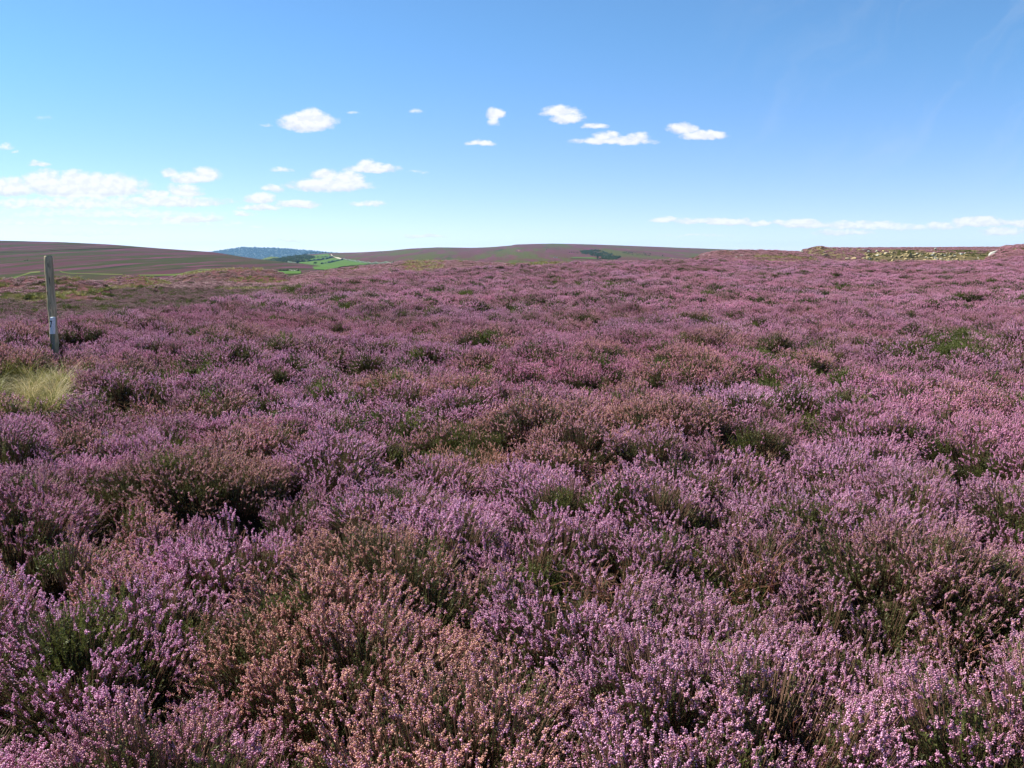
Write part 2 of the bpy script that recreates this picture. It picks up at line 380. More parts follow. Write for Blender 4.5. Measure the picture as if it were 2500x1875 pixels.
for s_, n_, m_ in BANKS:
    if s_ is not S_plat:      # let the foot and the ends of each bank meet the ground
        pp = np.linspace(s_.px[0], s_.px[-1], 120)
        Yb_, Ys_ = s_.g(s_.Yb, pp), s_.g(s_.Ys, pp)
        sl = ray(pp, 690)[0] / ray(pp, 690)[1]
        gb = proj(sl * Yb_, Yb_, canopy_base(sl * Yb_, Yb_) - .35)[1]; gs = proj(sl * Ys_, Ys_, canopy_base(sl * Ys_, Ys_) - .3)[1]
        top = np.minimum(s_.g(s_.pys, pp), gs + 1.0)
        s_.pyb = np.maximum(gb + 2.0, top + 2.0); s_.pys = top; s_.Yb = Yb_; s_.Ys = Ys_; s_.px = pp
    tag(s_.build(n_, m_, 160, 30, 0.12, 0.9), kind="structure")

# ------------------------------------------------------------------ plant prototypes (not linked to the scene; the ground cover scatters them)
OCT_V = np.array([(1, 0, 0), (0, 1, 0), (-1, 0, 0), (0, -1, 0), (0, 0, 1), (0, 0, -1)], float)
OCT_F = np.array([(0, 1, 4), (1, 2, 4), (2, 3, 4), (3, 0, 4), (1, 0, 5), (2, 1, 5), (3, 2, 5), (0, 3, 5)])
class MB:
    def __init__(s): s.v = []; s.f = []; s.m = []; s.r = []; s.n = 0
    def add(s, v, f, m, r):
        s.v.append(v); s.f.append(f + s.n); s.m.append(np.full(len(f), m)); s.r.append(np.full(len(v), r) if np.ndim(r) == 0 else r); s.n += len(v)
    def blob(s, c, ax, l, w, m, r):
        ax = ax / np.linalg.norm(ax); t = np.cross(ax, (0.3, 0.5, 0.81)); t /= np.linalg.norm(t) + 1e-9; b = np.cross(ax, t)
        v = c + OCT_V[:, :1] * w * t + OCT_V[:, 1:2] * w * b + OCT_V[:, 2:] * l * ax
        s.add(v, OCT_F, m, r)
    def blade(s, p0, p1, w, m, r, side=None):
        d = p1 - p0
        if side is None: side = np.cross(d, RNG.normal(size=3))
        side = side / (np.linalg.norm(side) + 1e-9) * w
        s.add(np.array([p0 - side * .5, p0 + side * .5, p1]), np.array([(0, 1, 2)]), m, r)
    def stick(s, pts, r0, r1, m, r):
        pts = np.asarray(pts, float); n = len(pts); V = []
        for i in range(n):
            d = pts[min(i + 1, n - 1)] - pts[max(i - 1, 0)]; d = d / (np.linalg.norm(d) + 1e-9)
            t = np.cross(d, (0.9, 0.1, 0.2)); t /= np.linalg.norm(t) + 1e-9; b = np.cross(d, t)
            rad = r0 + (r1 - r0) * i / (n - 1)
            for k in range(3):
                a = 2.094 * k; V.append(pts[i] + rad * (math.cos(a) * t + math.sin(a) * b))
        F = []
        for i in range(n - 1):
            for k in range(3):
                a, b_, c, d_ = i * 3 + k, i * 3 + (k + 1) % 3, (i + 1) * 3 + (k + 1) % 3, (i + 1) * 3 + k
                F += [(a, b_, c), (a, c, d_)]
        s.add(np.array(V), np.array(F), m, r)
    def obj(s, name, mats, link=False, parent=None, smooth=False):
        v = np.concatenate(s.v); f = np.concatenate(s.f); m = np.concatenate(s.m); r = np.concatenate(s.r)
        o = mesh_obj(name, v, f, smooth=smooth, link=link, mats=mats, midx=m, parent=parent)
        a = o.data.attributes.new("rnd", 'FLOAT', 'POINT'); a.data.foreach_set("value", r.astype(np.float32))
        return o

def sprig(nsp, rad, nfl, fsize, spl, hgt, nsh, nlf, leafm=1, lsize=1.0, stem=True, shape=0.06):
    """a tuft of heather: woody stems, leafy shoots, flowering spikes set with florets"""
    mb = MB()
    for k in range(nsp):
        a = RNG.uniform(0, 2 * math.pi); q = math.sqrt((k + 0.5) / nsp) * rad * RNG.uniform(.8, 1.15)
        base = np.array([q * math.cos(a), q * math.sin(a), 0])
        h = hgt * (1.06 - .42 * RNG.uniform() ** 1.5) - shape * (q / rad) ** 2
        lean = np.array([math.cos(a), math.sin(a), 0]) * (0.10 + 0.45 * q / rad) * RNG.uniform(.2, 1.3) + RNG.normal(size=3) * (0.36, .36, 0)
        d = np.array([0, 0, 1.0]) + lean; d /= np.linalg.norm(d)
        L = spl * RNG.uniform(.55, 1.25)
        p0 = base + np.array([0, 0, h - L * 0.5]); p1 = p0 + d * L
        bend = RNG.normal(size=3) * L * 0.12
        if stem: mb.stick([base * 0.25, base * .7 + np.array([0, 0, h * .45]), p0, p1], 0.0022, 0.0008, 2, RNG.uniform())
        sr = RNG.uniform(-.15, .15)
        for i in range(nfl):
            t = (i + RNG.uniform(0, .8)) / nfl
            c = p0 + (p1 - p0) * t + bend * math.sin(t * 3.14)
            if fsize < 0.006:
                aa = i * 2.4 + RNG.uniform(-.4, .4); sd = np.array([math.cos(aa), math.sin(aa), 0]); sd = sd - d * sd.dot(d)
                ro = 0.0044 * (1 - 0.55 * t); c = c + sd * ro
                ax = sd + np.array([0, 0, RNG.uniform(-.5, .5)])
                sz = fsize * (1.1 - 0.45 * t) * RNG.uniform(.75, 1.2)
                mb.blob(c, ax, sz * 1.15, sz * .8, 0, float(np.clip(RNG.uniform(0, 1) + sr, 0, 1)))
            else:
                sz = fsize * (1.15 - 0.5 * t) * RNG.uniform(.8, 1.2)
                ax = d + RNG.normal(size=3) * .25
                mb.blob(c + RNG.normal(size=3) * fsize * .25, ax, L / nfl * .72, sz, 0, float(np.clip(RNG.uniform(0, 1) + sr, 0, 1)))
    for k in range(nsh):
        a = RNG.uniform(0, 2 * math.pi); q = math.sqrt(RNG.uniform()) * rad * 1.1
        h = hgt * RNG.uniform(.55, .93) - shape * (q / rad) ** 2
        b0 = np.array([q * .5 * math.cos(a), q * .5 * math.sin(a), h * .25]); b1 = np.array([q * math.cos(a), q * math.sin(a), h]) + RNG.normal(size=3) * (.012, .012, 0)
        if stem: mb.stick([b0, (b0 + b1) / 2 + RNG.normal(size=3) * .006, b1], 0.0018, 0.0007, 2, RNG.uniform())
        for i in range(nlf):
            t = 0.25 + .75 * (i + RNG.uniform()) / nlf; c = b0 + (b1 - b0) * t
            d = RNG.normal(size=3); d[2] = abs(d[2]) + .5; d /= np.linalg.norm(d)
            mb.blade(c, c + d * 0.011 * lsize * RNG.uniform(.6, 1.3), 0.0055 * lsize, 1, float(RNG.uniform()))
    return mb

HM = [M_FLOWER, M_FOL, M_STEM]; GM = [M_FLOWER, M_GREEN, M_STEM]; TM = [M_FLOWER, M_FOL, M_TWIG]
PROTO = bpy.data.collections.new("plant_sources")
idx = {}; seq = []
def reg(key, o): seq.append((key, o))
for k in range(11): reg("F0", sprig(23, .088, 15, .0038, .037, .30, 18, 26, lsize=1.15).obj("s", HM))
for k in range(4): reg("S0", sprig(10, .088, 13, .0033, .034, .29, 34, 28, lsize=1.15).obj("s", HM))
for k in range(5): reg("G0", sprig(0, .10, 0, .003, .05, .31, 40, 34, lsize=1.25).obj("s", GM))
for k in range(8): reg("F1", sprig(40, .13, 6, .0060, .040, .30, 30, 14, lsize=1.8).obj("s", HM))
for k in range(3): reg("S1", sprig(18, .13, 5, .0058, .04, .29, 50, 15, lsize=1.8).obj("s", HM))
for k in range(4): reg("G1", sprig(0, .13, 0, .003, .05, .31, 60, 18, lsize=2.0, stem=False).obj("s", GM))
for k in range(7): reg("F2", sprig(66, .21, 3, .0092, .050, .28, 80, 11, lsize=3.0, stem=False, shape=.07).obj("s", HM))
for k in range(4): reg("S2", sprig(24, .21, 3, .0090, .048, .27, 110, 11, lsize=3.0, stem=False, shape=.07).obj("s", HM))
for k in range(3): reg("G2", sprig(0, .21, 0, .003, .05, .29, 90, 10, lsize=3.2, stem=False, shape=.07).obj("s", GM))
for k in range(6): reg("F3", sprig(125, .42, 1, .017, .085, .32, 110, 9, lsize=5, stem=False, shape=.14).obj("s", HM))
for k in range(3): reg("G3", sprig(0, .42, 0, .003, .05, .32, 120, 11, lsize=5.5, stem=False, shape=.14).obj("s", GM))
def tuft(n, rad, L, w, mats, straw=0.3, seg=3):
    mb = MB()
    for k in range(n):
        a = RNG.uniform(0, 6.283); q = rad * math.sqrt(RNG.uniform()) * .5
        p = np.array([q * math.cos(a), q * math.sin(a), 0]); out = np.array([math.cos(a + RNG.normal() * .5), math.sin(a + RNG.normal() * .5), 0])
        l = L * RNG.uniform(.5, 1.15); lean = RNG.uniform(.15, 1.1); side = np.array([-out[1], out[0], 0]); pts = []
        for i in range(seg + 1):
            t = i / seg; pts.append(p + out * l * lean * t ** 2 * .8 + np.array([0, 0, l * (t - .45 * lean * t * t)]))
        V = []; 
        for i, q_ in enumerate(pts):
            ww = w * (1 - i / seg * .85); V += [q_ - side * ww / 2, q_ + side * ww / 2]
        F = [(2 * i, 2 * i + 1, 2 * i + 3, 2 * i + 2) for i in range(seg)]
        F = [x for f in F for x in ((f[0], f[1], f[2]), (f[0], f[2], f[3]))]
        mb.add(np.array(V), np.array(F), 1 if RNG.uniform() < straw else 0, float(RNG.uniform()))
    return mb
for k in range(4): reg("Y3", tuft(70, .35, .34, .022, None, .35).obj("s", [M_YGRASS, M_STRAW]))
for k in range(4): reg("E3", tuft(70, .35, .30, .024, None, .05).obj("s", [M_GRASS, M_STRAW]))
for k in range(4): reg("T0", sprig(0, .16, 0, .003, .05, .24, 34, 0).obj("s", TM))
def twigs():
    mb = MB()
    for k in range(16):
        p = RNG.normal(size=3) * (.05, .05, 0); d = RNG.normal(size=3) + np.array([.8, .3, 1.4]); d /= np.linalg.norm(d); pts = [p]
        for i in range(6):
            d = d + RNG.normal(size=3) * .28; d[2] -= .08; d /= np.linalg.norm(d); pts.append(pts[-1] + d * RNG.uniform(.03, .06))
        mb.stick(pts, .0036, .0012, 2, float(RNG.uniform()))
        for j in (3, 4, 5):
            e = RNG.normal(size=3) + d; e /= np.linalg.norm(e); mb.stick([pts[j], pts[j] + e * .04, pts[j] + e * .08 + RNG.normal(size=3) * .02], .0018, .0008, 2, float(RNG.uniform()))
    return mb
for k in range(4): reg("T1", twigs().obj("s", TM))
# a far tree crown used for the woods that read as one mass
def crown_mb(r=1.0, n=420, fl=.16, conif=False, leaf=0.10):
    mb = MB()
    cl = [RNG.normal(size=3) * (.42, .42, .30) for _ in range(9)]
    for k in range(n):
        if conif:
            t = RNG.uniform() ** .7; a = RNG.uniform(0, 6.283); q = (1 - t) * .42 * RNG.uniform(.55, 1.1)
            c = np.array([q * math.cos(a), q * math.sin(a), -1 + 2.2 * t])
        else:
            d = RNG.normal(size=3); d /= np.linalg.norm(d); c0 = cl[k % 9]; c = c0 + d * (.34 + .12 * RNG.uniform()) * RNG.uniform(.75, 1.05); c[2] *= .9
        d1 = RNG.normal(size=3); d1 /= np.linalg.norm(d1)
        mb.blade(c * r, c * r + d1 * leaf * 2 * r, leaf * 1.8 * r, 0, float(RNG.uniform()))
    return mb
for k in range(5): reg("W4", crown_mb(1, 160, leaf=.17).obj("s", [M_TREE, M_BARK]))
for i, (key, o) in enumerate(seq):
    o.name = "plant_source.%03d" % i; PROTO.objects.link(o); idx.setdefault(key, []).append(i)
names = sorted([o.name for _, o in seq]); order = {n: i for i, n in enumerate(names)}
for k in idx: idx[k] = np.array([order["plant_source.%03d" % i] for i in idx[k]])

def scatter_group():
    ng = bpy.data.node_groups.new("scatter_plants", 'GeometryNodeTree')
    ng.interface.new_socket("Geometry", in_out='INPUT', socket_type='NodeSocketGeometry')
    ng.interface.new_socket("Geometry", in_out='OUTPUT', socket_type='NodeSocketGeometry')
    N = ng.nodes.new; L = ng.links.new
    gi = N("NodeGroupInput"); go = N("NodeGroupOutput"); ip = N("GeometryNodeInstanceOnPoints"); ci = N("GeometryNodeCollectionInfo")
    ci.inputs[0].default_value = PROTO; ci.inputs["Separate Children"].default_value = True; ci.inputs["Reset Children"].default_value = True
    def na(name, t):
        n = N("GeometryNodeInputNamedAttribute"); n.data_type = t; n.inputs["Name"].default_value = name
        return n.outputs["Attribute"]
    ip.inputs["Pick Instance"].default_value = True
    e2r = N("FunctionNodeEulerToRotation")
    L(na("rot", 'FLOAT_VECTOR'), e2r.inputs[0]); L(e2r.outputs[0], ip.inputs["Rotation"])
    L(na("scl", 'FLOAT_VECTOR'), ip.inputs["Scale"]); L(na("idx", 'INT'), ip.inputs["Instance Index"])
    L(gi.outputs[0], ip.inputs["Points"]); L(ci.outputs[0], ip.inputs["Instance"]); L(ip.outputs[0], go.inputs[0])
    return ng
NG = scatter_group()
class Pts:
    def __init__(s): s.d = []
    def add(s, pos, rot, scl, ix, tint):
        if len(pos): s.d.append((pos, rot, scl, ix, tint))
    def build(s, name):
        pos, rot, scl, ix, tint = [np.concatenate(a) for a in zip(*s.d)]
        me = bpy.data.meshes.new(name); me.vertices.add(len(pos)); me.vertices.foreach_set("co", pos.astype(np.float32).ravel())
        for nm, a in (("rot", rot), ("scl", scl), ("tint", tint)):
            at = me.attributes.new(nm, 'FLOAT_VECTOR', 'POINT'); at.data.foreach_set("vector", a.astype(np.float32).ravel())
        at = me.attributes.new("idx", 'INT', 'POINT'); at.data.foreach_set("value", ix.astype(np.int32))
        me.update(); o = bpy.data.objects.new(name, me); COL.objects.link(o)
        md = o.modifiers.new("scatter", 'NODES'); md.node_group = NG
        print("POINTS", name, len(pos))
        return o
P_HEATH, P_BIL, P_TWIG, P_HM, P_GR = Pts(), Pts(), Pts(), Pts(), Pts()

def pick(key, n): return idx[key][RNG.integers(0, len(idx[key]), n)]
def jitter(y0, y1, step, smax):
    """jittered points over the wedge the camera can see, and a margin either side"""
    ny = int((y1 - y0) / step) + 1; out = []
    for i in range(ny):
        y = y0 + i * step; w = smax * max(y, 0) + 1.6
        n = int(2 * w / step) + 1
        x = (np.arange(n) + RNG.uniform()) * step - w
        out.append(np.stack([x + RNG.uniform(-.5, .5, n) * step, np.full(n, y) + RNG.uniform(-.5, .5, n) * step], 1))
    p = np.concatenate(out); return p[(p[:, 1] >= y0) & (p[:, 1] < y1)]

def mid_tints(X, Y, n, br=0.5):
    return np.clip(np.stack([0.10 + .25 * fbm(X / 6, Y / 6, 2, 7), 0.30 + .5 * fbm(X / 9, Y / 9, 2, 9), br + .35 * fbm(X / 5, Y / 7, 3, 5)], 1), 0, 1)
def tints(X, Y, px, py):
    id1 = voro(X, Y, 0.80, 201)[1]; r2 = (id1 * 7.13) % 1.0; r3 = (id1 * 13.7) % 1.0
    peach = 0.05 + 0.5 * (r2 > .78) + .3 * r3 * sstep(.0, .6, fbm(X / 1.7, Y / 2.0, 3, 71)) + 0.38 * ell(px, py, X, Y, PEACH, .8) * (Y < 60)
    peach = peach * (1 - 0.5 * sstep(.2, .7, X / np.maximum(Y, 2))) * (1 - .6 * sstep(8, 20, Y))
    pale = np.clip(0.40 + .55 * (r3 - .5) + 0.7 * fbm(X / 2.3, Y / 2.6, 3, 77) + 0.25 * sstep(12, 4, Y), 0, 1)
    brown = 0.35 * sstep(.2, .7, fbm(X / 3.1, Y / 3.1, 3, 83)) + (.30 + .3 * (r2 - .5)) * sstep(7, 24, Y) + .25 * (r3 < .2)
    return np.clip(np.stack([peach, pale, brown], 1), 0, 1)

def field(y0, y1, step, smax, FK, GK, SK_, hh, sc=1.0):
    p = jitter(y0, y1, step, smax); X, Y = p[:, 0], p[:, 1]; n = len(X)
    z, px, py, ho, gr, bare = canopy(X, Y)
    e = 0.12 if y1 <= 20 else 0.3
    gx = (bumps(X + e, Y) - bumps(X - e, Y)) / (2 * e); gy = (bumps(X, Y + e) - bumps(X, Y - e)) / (2 * e)
    s_ = np.clip(X / np.maximum(Y, 7), -1.02, 1.02); beyond = sstep(1.0, 6.0, Y - smooth_interp(s_, SK, YC)) * sstep(.02, -.1, s_)
    u = RNG.uniform(size=n)
    hollow = sstep(-.02, -.16, bumps(X, Y)); e1, id1 = voro(X, Y, 0.80, 201); crack = sstep(.22, .04, e1) * (Y < 60)
    pock = sstep(.42, .62, fbm(X / .23, Y / .27, 2, 177) + .25 * fbm(X / 1.9, Y / 1.9, 2, 178)) * (Y < 22)
    keep = (bare < .35) & ~(RNG.uniform(size=n) < np.maximum(crack * .72, pock)) & ~((u < ho * 0.9) & (RNG.uniform(size=n) < .92)) & (np.hypot(X, Y) > 0.55)
    u2 = RNG.uniform(size=n); nz = fbm(X / .9, Y / .9, 3, 91); nz2 = fbm(X / 3.6, Y / 3.0, 2, 97)
    green = (u2 < np.clip(.30 * beyond + gr * .60 + 0.30 * sstep(.36, .68, nz + .35 * nz2 + .15 * hollow) + .03, 0, 1))
    sparse = (~green) & (RNG.uniform(size=n) < 0.15 + .35 * gr + .3 * sstep(.1, .5, nz) + 0.35 * hollow + .5 * crack + .35 * (id1 > .86))
    rz = RNG.uniform(0, 6.283, n)
    tiltx = -gy * .0 ; 
    rx = np.arctan(gy) * -.9 * -1 + RNG.normal(size=n) * .13; ry = np.arctan(-gx) * -.9 * -1 + RNG.normal(size=n) * .13
    # rotate about world x and y after the spin about z: Euler XYZ applies x, then y, then z, so turn the tilt into the spun frame
    ax = -np.arctan(gy) * 0.9 * -1 * 1.0; 
    tx, ty = -gx * .9 + RNG.normal(size=n) * .13, -gy * .9 + RNG.normal(size=n) * .13     # lean of the tuft's axis in world x, y
    lx = tx * np.cos(rz) + ty * np.sin(rz); ly = -tx * np.sin(rz) + ty * np.cos(rz)
    rot = np.stack([-ly, lx, rz], 1)
    s = RNG.uniform(.82, 1.2, n) * sc
    scl = np.stack([s, s, s * RNG.uniform(.85, 1.12, n)], 1)
    zz = z - hh - 0.0
    pos = np.stack([X, Y, zz], 1); T = tints(X, Y, px, py)
    T = T * (1 - beyond[:, None]) + mid_tints(X, Y, n, .80) * beyond[:, None]
    kf = keep & ~green & ~sparse; ks = keep & sparse; kg = keep & green
    for K, key, dest in ((kf, FK, P_HEATH), (ks, SK_, P_HEATH), (kg, GK, P_BIL)):
        dest.add(pos[K], rot[K], scl[K], pick(key, int(K.sum())), T[K])
    tw = (ho > .3) & (RNG.uniform(size=n) < .10) & (Y < 9)
    tw |= ((np.abs(px - 1800) / 75) ** 2 + ((py - 1372) / 40) ** 2 < 1) & (RNG.uniform(size=n) < .5)
    tw |= ((np.abs(px - 1440) / 90) ** 2 + ((py - 1400) / 34) ** 2 < 1) & (RNG.uniform(size=n) < .35)
    tp = pos[tw].copy(); tp[:, 2] += RNG.uniform(0.0, .16, len(tp))
    P_TWIG.add(tp, rot[tw], scl[tw] * 1.0, pick("T1", len(tp)), T[tw])
field(-1.2, 7.0, 0.064, 0.80, "F0", "G0", "S0", 0.255, .82)
field(7.0, 19.0, 0.097, 0.76, "F1", "G1", "S1", 0.265, .86)
field(19.0, 58.0, 0.178, 0.74, "F2", "G2", "S2", 0.25, .86)

# heather, grass and bilberry on the hollow, mounds, banks and plateau
def place(pos, kind, sc, dest, br=.5, hh=.22):
    n = len(pos)
    if not n: return
    s = RNG.uniform(.75, 1.25, n) * sc; rot = np.stack([RNG.normal(size=n) * .15, RNG.normal(size=n) * .15, RNG.uniform(0, 6.283, n)], 1)
    p = pos.copy(); p[:, 2] -= hh * sc
    dest.add(p, rot, np.stack([s, s, s], 1), pick(kind, n), mid_tints(p[:, 0], p[:, 1], n, br))
p = jitter(58, 108, 0.40, 0.72); z = canopy(p[:, 0], p[:, 1])[0]
q = fbm(p[:, 0] / 5, p[:, 1] / 7, 3, 61) + RNG.normal(size=len(p)) * .15
sx = p[:, 0] / p[:, 1]
pos = np.stack([p[:, 0], p[:, 1], z], 1)
place(pos[q < .14], "F3", .8, P_HM, .85); place(pos[(q >= .14) & (q < .4)], "G3", .8, P_BIL); place(pos[q >= .4], "Y3", .8, P_GR, hh=.1)
def cover(S, step, rule, sc=.75, t0=0.0, t1=1.12):
    """rule(px, py, noise) -> 0 heather, 1 bilberry, 2 yellow grass, 3 green grass, 4 bare"""
    p0, p1 = S.px[0], S.px[-1]; p0 = max(p0, -150); p1 = min(p1, 2700)
    Ym = np.mean(S.Yb); width = (p1 - p0) / FPX * Ym
    nu = int(width / step); 
    dY = np.mean(S.Ys) - Ym; nv = max(4, int(math.hypot(dY, 1.5) / step))
    PP = RNG.uniform(p0, p1, nu * nv); TT = RNG.uniform(t0, t1, nu * nv)
    V = S.P(PP, np.minimum(TT, 1.0)); ov = np.maximum(TT - 1, 0)[:, None]
    V = V * (1 + ov * np.array([1, 1, 0]) * 0.3)
    qx, qy = proj(V[:, 0], V[:, 1], V[:, 2])
    nz = fbm(V[:, 0] / 2.2, V[:, 1] / 2.2 + V[:, 2], 3, S.seed + 3)
    k = rule(qx, qy, nz, TT, V)
    place(V[k == 0], "F3", sc, P_HM, .80); place(V[k == 1], "G3", sc, P_BIL); place(V[k == 2], "Y3", sc, P_GR, hh=.08); place(V[k == 3], "E3", sc, P_GR, hh=.08)
rn = lambda a: RNG.normal(size=a.shape) * .12
def r_bank(x, y, n, t, V):
    n = n + rn(n); k = np.where(n > .18, 3, np.where(n > -.02, 1, 0)); k = np.where((t < .82) & (n > -.25) & (n < .1), 1, k); return np.where((t < .25) & (n > -.1), 3, k)
cover(S_bank, .30, r_bank, .7)
cover(S_bank2, .34, lambda x, y, n, t, V: np.where((x > 255) & (x < 420) & (n + rn(n) > -.3), np.where(n > .3, 2, 3), 0), .6)
cover(S_mA, .34, lambda x, y, n, t, V: np.where((t > .9) & (x > 440) & (x < 640), 2, np.where((x > 560) & (t < .62), np.where(n + rn(n) > -.1, 3, 1), np.where(n + rn(n) > .4, 1, 0))), .7)
cover(S_mB, .36, lambda x, y, n, t, V: np.where((t > .45) & (x > 985) & (x < 1085) & (n + rn(n) > -.25), 2, np.where((x > 1240) & (t > .6), 3, np.where(n + rn(n) > .45, np.where(n > .6, 2, 1), 0))), .72)
cover(S_mC, .36, lambda x, y, n, t, V: np.where((x > 1840) & (t < .75) & (n + rn(n) > -.2), 2, np.where(n + rn(n) > .3, 1, 0)), .75)
def r_q(x, y, n, t, V):
    k = np.full(x.shape, 4); m = n + rn(n)
    k = np.where((x > 1860) & (x < 1962) & (t < .95), np.where(m > -.1, 2, 3), k)
    k = np.where((x >= 1960) & (x < 2110) & (t > .12), np.where(m > .55, 2, 0), k)
    k = np.where((x >= 2110) & (t > .84), np.where(m > .2, 1, 0), k); k = np.where((x >= 2110) & (t > .62) & (t <= .84), 1, k)
    k = np.where((x >= 2110) & (t <= .62), np.where(m > .62, 3, np.where(m < -.5, 1, np.where((m > .40), 2, 4))), k)
    return k
cover(S_Q, .25, r_q, .5)
cover(S_plat, .75, lambda x, y, n, t, V: np.where(n + rn(n) > .5, 1, 0), .8, 0, 1.0)
cover(S_R, .34, lambda x, y, n, t, V: np.where(n + rn(n) > .5, 2, 0), .75)

tag(P_HEATH.build("heather"), "pink and mauve flowering heather covering the whole foreground slope", "heather", kind="stuff")
tag(P_HM.build("heather"), "brownish purple heather over the mounds and hollow in the middle distance", "heather", kind="stuff")
tag(P_BIL.build("bilberry"), "dark green leafy bilberry showing in patches between the heather", "bilberry", kind="stuff")
tag(P_GR.build("moor_grass"), "yellow green grass on the banks and mounds of the middle distance", "grass", kind="stuff")
tag(P_TWIG.build("dead_twigs"), "bare reddish dead heather stems in the gaps of the foreground", "twigs", kind="stuff")

# ------------------------------------------------------------------ grass by the post
def ground_at(px, py):
    Ys_ = np.geomspace(1.5, 60, 2500); X, Y, Z = pt(px, py, Ys_)
    zc = canopy_base(X, Y) + bumps(X, Y); k = np.argmax(Z < zc)
    return float(X[k]), float(Y[k]), float(zc[k])
def grass_patch():
    mb = MB(); done = 0
    while done < 52:
        px = RNG.uniform(-110, 180); py = RNG.uniform(880, 985)
        if ((px - 50) / 135) ** 2 + ((py - 922) / 56) ** 2 > 1: continue
        done += 1
        x, y, z = ground_at(px, py); z -= .30; big = RNG.uniform(.6, 1.25); straw = RNG.choice([.10, .35, .9], p=[.45, .3, .25]); wind = RNG.normal(size=2) * .25 + np.array([.3, -.1])
        for b in range(int(120 * big)):
            a = RNG.uniform(0, 6.283); out = np.array([math.cos(a) + wind[0], math.sin(a) + wind[1], 0]); out /= np.linalg.norm(out)
            side = np.array([-out[1], out[0], 0]); is_s = RNG.uniform() < straw
            L = RNG.uniform(.20, .43) * big * (1.15 if is_s else 1); lean = RNG.uniform(.05, 1.15) + (.4 if is_s else 0)
            q = RNG.uniform() ** .7 * .085 * big
            p0 = np.array([x + out[0] * q, y + out[1] * q, z]); pts = []; w = RNG.uniform(.0035, .0075); kx = RNG.normal() * .3
            for i in range(6):
                t = i / 5; pts.append(p0 + out * L * lean * t ** 2 * .85 + side * kx * L * t * t + np.array([0, 0, L * (t - .48 * lean * t * t)]))
            V = []
            for i, q_ in enumerate(pts): ww = w * (1 - i / 5 * .85); V += [q_ - side * ww / 2, q_ + side * ww / 2]
            F = []
            for i in range(5): F += [(2 * i, 2 * i + 1, 2 * i + 3), (2 * i, 2 * i + 3, 2 * i + 2)]
            mb.add(np.array(V), np.array(F), 1 if is_s else 0, float(RNG.uniform()))
    return mb
gp = grass_patch().obj("grass", [M_GRASS, M_STRAW], link=True)
tag(gp, "green and straw coloured long grass in front of the wooden post", "grass", kind="stuff")

# ------------------------------------------------------------------ post and numbered stake
def make_wood(name, c1, c2, crack, sc=1.0):
    m, nt = new_mat(name); v = objco(nt, (1, 1, 0.09)); v2 = objco(nt, (1, 1, .5))
    n = noise(nt, v, 55 * sc, 6, 0.6, 0.5); n2 = noise(nt, v2, 9, 4); n3 = noise(nt, v, 130 * sc, 4, .7)
    c = mixc(nt, mrange(nt, n, .35, .65), c1, c2); c = mixc(nt, mrange(nt, n2, .55, .75), c, (0.17, 0.21, 0.10))
    c = mixc(nt, mrange(nt, n3, .60, .70, 0, .8), c, crack)
    finish(nt, c, 0.9, n, 0.004, .5); return m
M_POST = make_wood("weathered_wood", (0.26, 0.225, 0.145), (0.44, 0.37, 0.245), (0.07, 0.06, 0.045))
M_STAKE = make_wood("dark_stake_wood", (0.12, 0.14, 0.11), (0.20, 0.22, 0.17), (0.05, 0.05, 0.04))
def make_plain(name, c, rough=.7):
    m, nt = new_mat(name); n = noise(nt, objco(nt), 60, 4); finish(nt, mixc(nt, mrange(nt, n, .3, .7), c, tuple(x * .75 for x in c)), rough); return m
M_WHITE = make_plain("chipped_white_paint", (0.66, 0.72, 0.74)); M_BLACK = make_plain("black_paint", (0.02, 0.02, 0.025)); M_CRACK = make_plain("dark_crack", (0.035, 0.03, 0.022))
def loft(rings, cap=True):
    V = np.concatenate(rings); n = len(rings[0]); F = []
    for i in range(len(rings) - 1):
        for k in range(n): F.append((i * n + k, i * n + (k + 1) % n, (i + 1) * n + (k + 1) % n, (i + 1) * n + k))
    if cap: F.append(tuple(range(n))[::-1]); F.append(tuple((len(rings) - 1) * n + k for k in range(n)))
    return V, F
YP = 11.5
tx, ty, tz = [float(v) for v in pt(118.5, 625, YP)]; bx, by, bz = [float(v) for v in pt(132, 848, YP)]
ax_ = np.array([tx - bx, 0, tz - bz]); ax_ /= np.linalg.norm(ax_)
foot = np.array([bx, by, bz]) - ax_ * .5; H = float(np.linalg.norm(np.array([tx, ty, tz]) - foot))
post = empty("wooden_post", tuple(foot)); tag(post, "tall round weathered wooden post leaning left at the edge of the heather", "post")
rings = []; NR = 26
for i in range(NR + 1):
    t = i / NR; h = H * t; rad = 0.054 - .003 * t
    rad *= 1 + .03 * math.sin(9 * t + 1) + .02 * math.sin(23 * t)
    if i == NR: rad *= .86
    for kn, kh in ((.90, .018), (.62, .03), (.34, .025)): rad += .006 * math.exp(-((t - kn) / kh) ** 2)
    cx_ = .006 * math.sin(4 * t); ring = []
    for k in range(28):
        a = 2 * math.pi * k / 28; r_ = rad * (1 + .045 * fbm(np.array([math.cos(a) * 1.6 + 5]), np.array([math.sin(a) * 1.6 + h * 1.3]), 3, 5)[0])
        ring.append(ax_ * h + np.array([cx_ + r_ * math.cos(a), r_ * math.sin(a), 0]))
    rings.append(np.array(ring))
rings.insert(NR, rings[NR] * 1.0 + 0)
rings[NR] = rings[NR - 1] + ax_ * (H / NR * .82)
V, F = loft(rings); mesh_obj("shaft", V, F, M_POST, post)
endr = [ax_ * (H + .001) + np.array([.043 * math.cos(a), .043 * math.sin(a), 0]) for a in np.linspace(0, 6.283, 20, endpoint=False)]
V, F = loft([np.array(endr), np.array(endr) * 1 + ax_ * .006]); 
